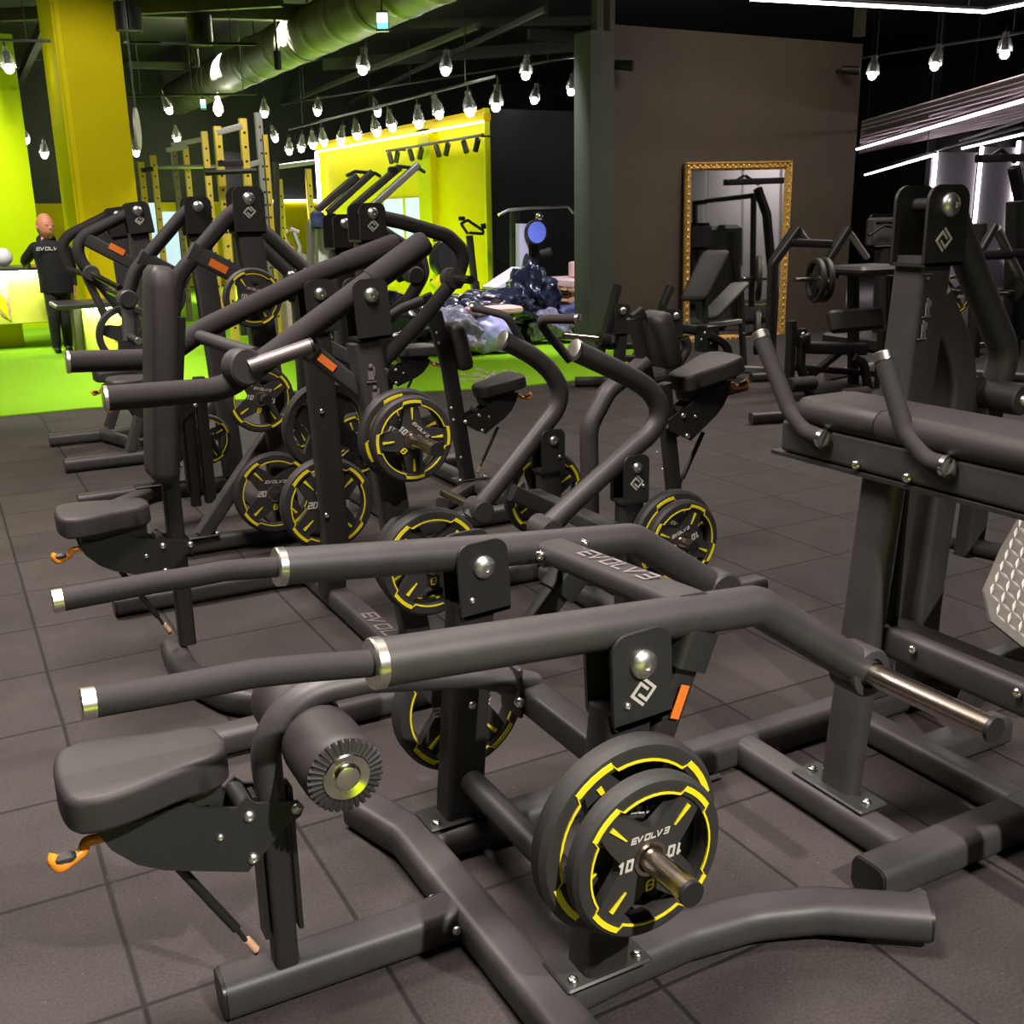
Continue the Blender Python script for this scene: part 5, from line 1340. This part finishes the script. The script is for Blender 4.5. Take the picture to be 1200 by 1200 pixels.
def spot_proto():
    r = thing('track_spotlight', (0, 0, 0), '', 'spotlight')
    MB().cyl((0, 0, .07), (0, 0, .24), .045, .04, 14).build('housing', 'plastic_black', r)
    MB().ball((0, 0, .015), .062, 14).build('bulb', 'bulb', r)
    bg = bmesh.new(); mb = MB(); n = 14; rnd = random.Random(2)
    mb.rings([[V((a*math.cos(2*PI*k/n)*(1+.25*rnd.random()), a*math.sin(2*PI*k/n)*(1+.25*rnd.random()), z)) for k in range(n)] for z, a in ((.04, .085), (.10, .085), (.18, .065), (.27, .035), (.31, .05))], caps=False)
    mb.build('plastic_bag', 'bag_plastic', r, smooth=60); bg.free()
    MB().cyl((0, 0, .24), (0, 0, .40), .012, n=8).build('stem', 'plastic_black', r)
    return r
SPOTS = [
 ('left edge', [(2, 106), (1, 131), (11, 82)], 'bagged lit spotlight by the green column at the left edge, {} from the left'),
 ('beside the yellow column', [(31, 166), (52, 183), (66, 127), (160, 181)], 'bagged lit spotlight around the yellow column, {} from the left'),
 ('over the racks', [(199, 131), (208, 165), (256, 133), (310, 135), (323, 164), (372, 133)], 'bagged lit spotlight over the yellow racks, {} from the left'),
 ('along the lime wall', [(339, 179), (353, 176), (367, 172), (380, 169), (399, 167), (419, 161), (442, 157), (460, 151), (491, 147), (515, 136), (551, 133), (581, 127)], 'bagged lit spotlight in the row above the lime wall, {} from the left'),
 ('hall ceiling', [(425, 84), (443, 134), (522, 85), (616, 90), (626, 119), (669, 109)], 'bagged lit spotlight between the duct and the brown partition, {} from the left'),
 ('over the right hall', [(1022, 90), (1095, 79), (1177, 65)], 'bagged lit spotlight right of the brown partition, {} from the left')]
ORD = ['first', 'second', 'third', 'fourth', 'fifth', 'sixth', 'seventh', 'eighth', 'ninth', 'tenth', 'eleventh', 'twelfth']
first = spot_proto(); used = [False]
def rod(o, p):
    MB().cyl(p+ZV*.40, V((p.x, p.y, 5.2)), .007, n=6).build('hanger_rod', 'ceiling_beam', o)
for g, L, lab in SPOTS:
    for i, (u, v) in enumerate(sorted(L)):
        if g == 'along the lime wall':
            p = at(u, v, x=LX-.55)
        else:
            p = at(u, v, z=3.6)
            if p.y > 24: p = at(u, v, y=24)
        if not used[0]: o = first; used[0] = True
        else:
            o = first.copy(); COL.objects.link(o)
            for ch in first.children:
                if ch.name.startswith('hanger_rod'): continue
                c = ch.copy(); COL.objects.link(c); c.parent = o
        o.location = p; ORIGIN[o.name] = p
        o.rotation_euler = (random.uniform(-.25, .25), random.uniform(-.25, .25), random.uniform(0, 6))
        tag(o, lab.format(ORD[i]), 'spotlight', 'bagged spotlights under the ceiling')
def track(a, b, label):
    t = thing('light_track', (a+b)/2, label, 'light track', 'light tracks under the ceiling')
    MB().bar([a, b], .035, .035, .004).build('rail', 'plastic_black', t)
    for k in (.1, .5, .9):
        p = a.lerp(b, k); MB().cyl(p, V((p.x, p.y, 5.2)), .008, n=6).build('hanger_rod', 'ceiling_beam', t)
track(at(300, 52, z=3.95), at(0, 47, z=3.95), 'thin black light track crossing in front of the duct at the top left')
track(at(0, 110, z=3.9), at(700, 66, z=3.9), 'long black light track running across the hall from the left edge to the partition') if False else None
track(at(330, 122, z=3.95), at(690, 64, z=3.95), 'light track between the duct and the brown partition')
a, b = at(582, 112, x=LX-.55), at(340, 168, x=LX-.55); track(V((LX-.55, a.y, a.z+.25)), V((LX-.55, b.y, a.z+.25)), 'light track carrying the row of spotlights above the lime wall')
track(at(1010, 68, z=4.0), at(1210, 36, z=4.0), 'light track right of the brown partition')
track(at(150, 112, z=3.6), at(300, 110, z=3.6), 'light track low behind the yellow column')
# small dark track lights on the lime wall
WT = thing('wall_track_light', at(510, 168, x=LX-.25), 'black rail of seven small unlit heads on the lime wall', 'track light')
MB().bar(px((453, 177), (566, 158), x=LX-.25), .04, .04, .005).build('rail', 'plastic_black', WT)
for i, u in enumerate((456, 466, 480, 494, 511, 525, 543, 560)):
    p = at(u, 177-(u-453)*.168, x=LX-.25); d = V((0, .10 if i % 2 else -.10, -.16))
    MB().cyl(p-ZV*.05, p-ZV*.05+d, .045).cyl(p, p-ZV*.06, .012, n=8).build('lamp_head', 'plastic_black', WT)
for k in (460, 558):
    p = at(k, 177-(k-453)*.168, x=LX-.25); MB().cyl(p, V((LX, p.y, p.z)), .015, n=8).build('wall_arm', 'plastic_black', WT)
def cyl_light(u, v0, v1, z, label, r=.10, name='ceiling_speaker', cat='speaker', m='plastic_black'):
    a = at(u, v1, z=z); b = at(u, v0, y=a.y); t = thing(name, a, label, cat)
    MB().cyl(a, V((a.x, a.y, b.z)), r).build('housing', m, t)
    MB().lathe([(-.01, r*.75), (-.01, r*.95), (.012, r*1.0), (.012, r*.75)], a, (0, 0, 1), 24, closed=True).build('rim_ring', 'ceiling_beam', t)
    MB().cyl((a.x, a.y, b.z), (a.x, a.y, 5.2), .02, n=8).build('stem', 'ceiling_beam', t)
cyl_light(236, 18, 52, 4.0, 'large black cylinder lamp hanging left of the duct', .17, 'pendant_cylinder', 'ceiling lamp')
cyl_light(230, 58, 78, 3.8, 'slim black downlight below the large black cylinder', .055, 'pendant_cylinder', 'ceiling lamp')
cyl_light(326, 60, 81, 3.8, 'slim black downlight in front of the duct', .055, 'pendant_cylinder', 'ceiling lamp')
cyl_light(152, 4, 36, 4.0, 'black cylinder lamp right of the yellow column top', .17, 'pendant_cylinder', 'ceiling lamp')
def sign(u, v, w, h, z, label):
    p = at(u, v, z=z); t = thing('exit_sign', p, label, 'exit sign')
    n = (EYEP-p); n.z = 0; n.normalize(); a = math.atan2(n.y, n.x)+PI/2; R = Matrix.Rotation(a, 3, 'Z'); d = (p-EYEP).length/F
    W, H = w*d, h*d
    MB().rbox(p, (W, .05, H), .004, R).build('box', 'alu', t)
    MB().box(p+n*.028+ZV*H*.16, (W*.86, .006, H*.46), R).build('white_panel', 'sign_white', t)
    MB().box(p+n*.028-ZV*H*.22, (W*.86, .006, H*.30), R).build('blue_panel', 'sign_face', t)
    MB().cyl(p+ZV*H/2, V((p.x, p.y, 5.2)), .01, n=6).build('hanger_rod', 'ceiling_beam', t)
sign(448, 25, 13, 20, 3.9, 'glowing white and blue exit sign hanging by the duct')
sign(238, 122, 6, 11, 3.5, 'tiny blue exit sign left of the duct over the racks')
for u, v, sg, lab in ((734, 76, 1, 'small black camera at the upper left of the brown partition'), (1000, 82, 1, 'small black camera at the upper right edge of the brown partition')):
    p = at(u, v, y=PY0-.18); t = thing('wall_camera', V((p.x, PY0, p.z)), lab, 'camera')
    MB().cyl(p+V((-.10, .10, .01)), p+V((.05, -.06, -.015)), .052, .06).build('camera_body', 'plastic_black', t)
    MB().cyl(p+V((-.12, .18, .0)), p+V((-.06, .06, 0)), .022).build('arm', 'plastic_black', t)
# led strips at the upper right
def strip(a, b, label, w=.05):
    t = thing('led_strip', (a+b)/2, label, 'light strip', 'linear lights at the upper right')
    MB().bar([a, b], w, .03, .004).build('diffuser', 'led', t); MB().bar([a+ZV*.03, b+ZV*.03], w*1.3, .03, .004).build('housing', 'plastic_black', t)
    for k in (.08, .92):
        p = a.lerp(b, k); MB().cyl(p+ZV*.04, V((p.x, p.y, 5.2)), .006, n=6).build('hanger_rod', 'ceiling_beam', t)
k1 = at(1155, 14, z=3.7)
strip(k1, at(880, -1, z=3.7), 'bright white light line along the top right edge, before the partition top', .035)
strip(k1, k1+V((0, -6, 0)), 'bright white light line turning towards the camera at the top right corner', .035)
strip(at(1004, 175, z=2.72), at(1260, 100, z=2.72), 'long upper light line under the pinkish corrugated ceiling', .05)
strip(at(1014, 205, z=2.4), at(1096, 181, z=2.4), 'short lower light line left of the pale wall panels', .05)
strip(at(1128, 174, z=2.66), at(1230, 150, z=2.66), 'light line above the second pale wall panel', .05)
for i, (a, b) in enumerate((((1015, 155), (1090, 137)), ((1030, 195), (1200, 148)), ((1125, 165), (1230, 130)))):
    p, q2_ = at(*a, z=2.65), at(*b, z=2.65)
    struct(MB().bar([p, q2_], .035, .035, .01).build('ceiling_pipe', 'silver_tube' if i == 0 else 'plastic_black'))
# ================================================================== what the mirror sees
for i in range(7): struct(MB().box((17.6, -2.2+i*1.35, 1.6), (.08, 1.25, 3.2)).build('wall_panel_%d' % (4+i), 'panel_white'))
plane_box('wall_behind_mirrored_panels', (17.7, -4, 0), (17.9, 9, 4.2), 'wall_brown')
struct(MB().box((15.9, 2.6, .006), (.12, 9, .01)).build('floor_line', 'lime_bright'))
MG = thing('multi_gym', (15.0, 3.2, 0), 'dark green-black weight cabinet with cable columns, seen in the gold mirror', 'gym machine')
MB().rbox((15.0, 3.2, .85), (1.0, 1.0, 1.7), .08).build('cabinet', 'post_green', MG)
MB().bar([(15.3, 2.3, 0), (15.3, 2.3, 2.3)], .10, .10, .02, up=(0, 1, 0)).build('upright', 'powder_dark', MG)
MB().bar([(15.3, 4.2, 0), (15.3, 4.2, 2.3)], .10, .10, .02, up=(0, 1, 0)).build('upright', 'powder_dark', MG)
MB().bar([(15.3, 2.3, 2.25), (15.3, 4.2, 2.25)], .10, .10, .02).build('crossbar', 'powder_dark', MG)
MB().rbox((15.2, 1.9, 1.5), (.2, .32, .7), .05).build('hanging_pad', 'vinyl_grey', MG)

# ================================================================== light
def area(name, p, sx, sy, power, col=(1, 1, 1), aim=None, spread=PI):
    l = bpy.data.lights.new(name, 'AREA'); l.shape = 'RECTANGLE'; l.size = sx; l.size_y = sy; l.energy = power; l.color = col; l.spread = spread
    o = bpy.data.objects.new(name, l); COL.objects.link(o); o.location = p
    if aim is not None: o.rotation_euler = (V(aim)-V(p)).to_track_quat('-Z', 'Y').to_euler()
    return o
def spot(name, p, aim, power, ang=70, blend=.6, r=.06, col=(1, .93, .86)):
    l = bpy.data.lights.new(name, 'SPOT'); l.energy = power; l.spot_size = math.radians(ang); l.spot_blend = blend; l.shadow_soft_size = r; l.color = col
    o = bpy.data.objects.new(name, l); COL.objects.link(o); o.location = p
    o.rotation_euler = (V(aim)-V(p)).to_track_quat('-Z', 'Y').to_euler(); return o
area('ceiling_lamp', (0.4, 2.2, 4.6), 1.6, 1.0, 135, (1, .87, .82), spread=2.2)
area('ceiling_lamp', (-.6, 6.0, 4.8), 1.6, 1.0, 175, (1, .89, .80), spread=2.2)
area('ceiling_lamp', (8.6, 7.2, 4.8), 1.6, 1.0, 110, (1, .89, .80), spread=2.4)
area('ceiling_lamp', (4.6, 6.4, 4.8), 1.6, 1.0, 80, (1, .89, .80), spread=2.3)
spot('floor_spot', (1.5, -2.4, 4.6), (.8, -2.2, 0), 1700, 120)  # added out of view to light the lime bounce patch behind the camera
spot('floor_spot', (0.0, 12.6, 4.7), (0.3, 13.4, 0), 620, 95)
spot('floor_spot', (5.5, 10.6, 4.7), (5.2, 10.6, 0), 3200, 100)
spot('pile_fill', (6.2, 10.9, 4.4), (6.6, 12.6, .4), 750, 60, col=(.95, .88, 1))  # lilac fill added to brighten the wrapped pile, no fixture there
spot('rack_fill', (3.0, 11.6, 4.8), (4.4, 14.5, 1.8), 500, 60)  # fill added to brighten the racks, no fixture at this point
area('wall_fill', (9.2, 8.6, 4.7), 3.5, .4, 17, (1, .88, .70), aim=(9.4, 11, 1.5), spread=2.0)  # warm fill added to lift the brown partition, no fixture there
spot('lime_wall_lamp', (LX-2.6, 17.2, 4.6), (LX, 17.6, 1.6), 12500, 100)
spot('lime_wall_lamp', (LX-2.6, 21.5, 4.6), (LX, 22, 1.6), 9500, 100)
spot('column_lamp', (1.2, 12.4, 4.7), (2.1, 15.9, 2), 270, 70)
spot('column_lamp', (-.6, 15.6, 4.7), (-.8, 18.5, 1.6), 950, 90)
area('panel_fill', (15.6, 14.2, 2.7), 3, .2, 45, (.95, .88, 1), aim=(15.6, 15, .9), spread=1.6)  # added fill in front of the pale panels, besides their own light strips
area('panel_fill', (16.2, 2.6, 3.6), 3.5, .3, 55, (1, .93, .82), aim=(17.6, 2.6, 1.2))  # unseen fill added to brighten the panels that the mirror reflects
w = bpy.data.worlds.new('room_air'); scn.world = w; w.use_nodes = True
w.node_tree.nodes['Background'].inputs[0].default_value = (.5, .47, .47, 1); w.node_tree.nodes['Background'].inputs[1].default_value = .014
vs = scn.view_settings; vs.view_transform = 'Standard'; vs.look = 'None'; vs.exposure = .6; vs.gamma = 1; vs.use_curve_mapping = False
scn.cycles.use_denoising = True
scn.cycles.max_bounces = 8; scn.cycles.sample_clamp_indirect = 6
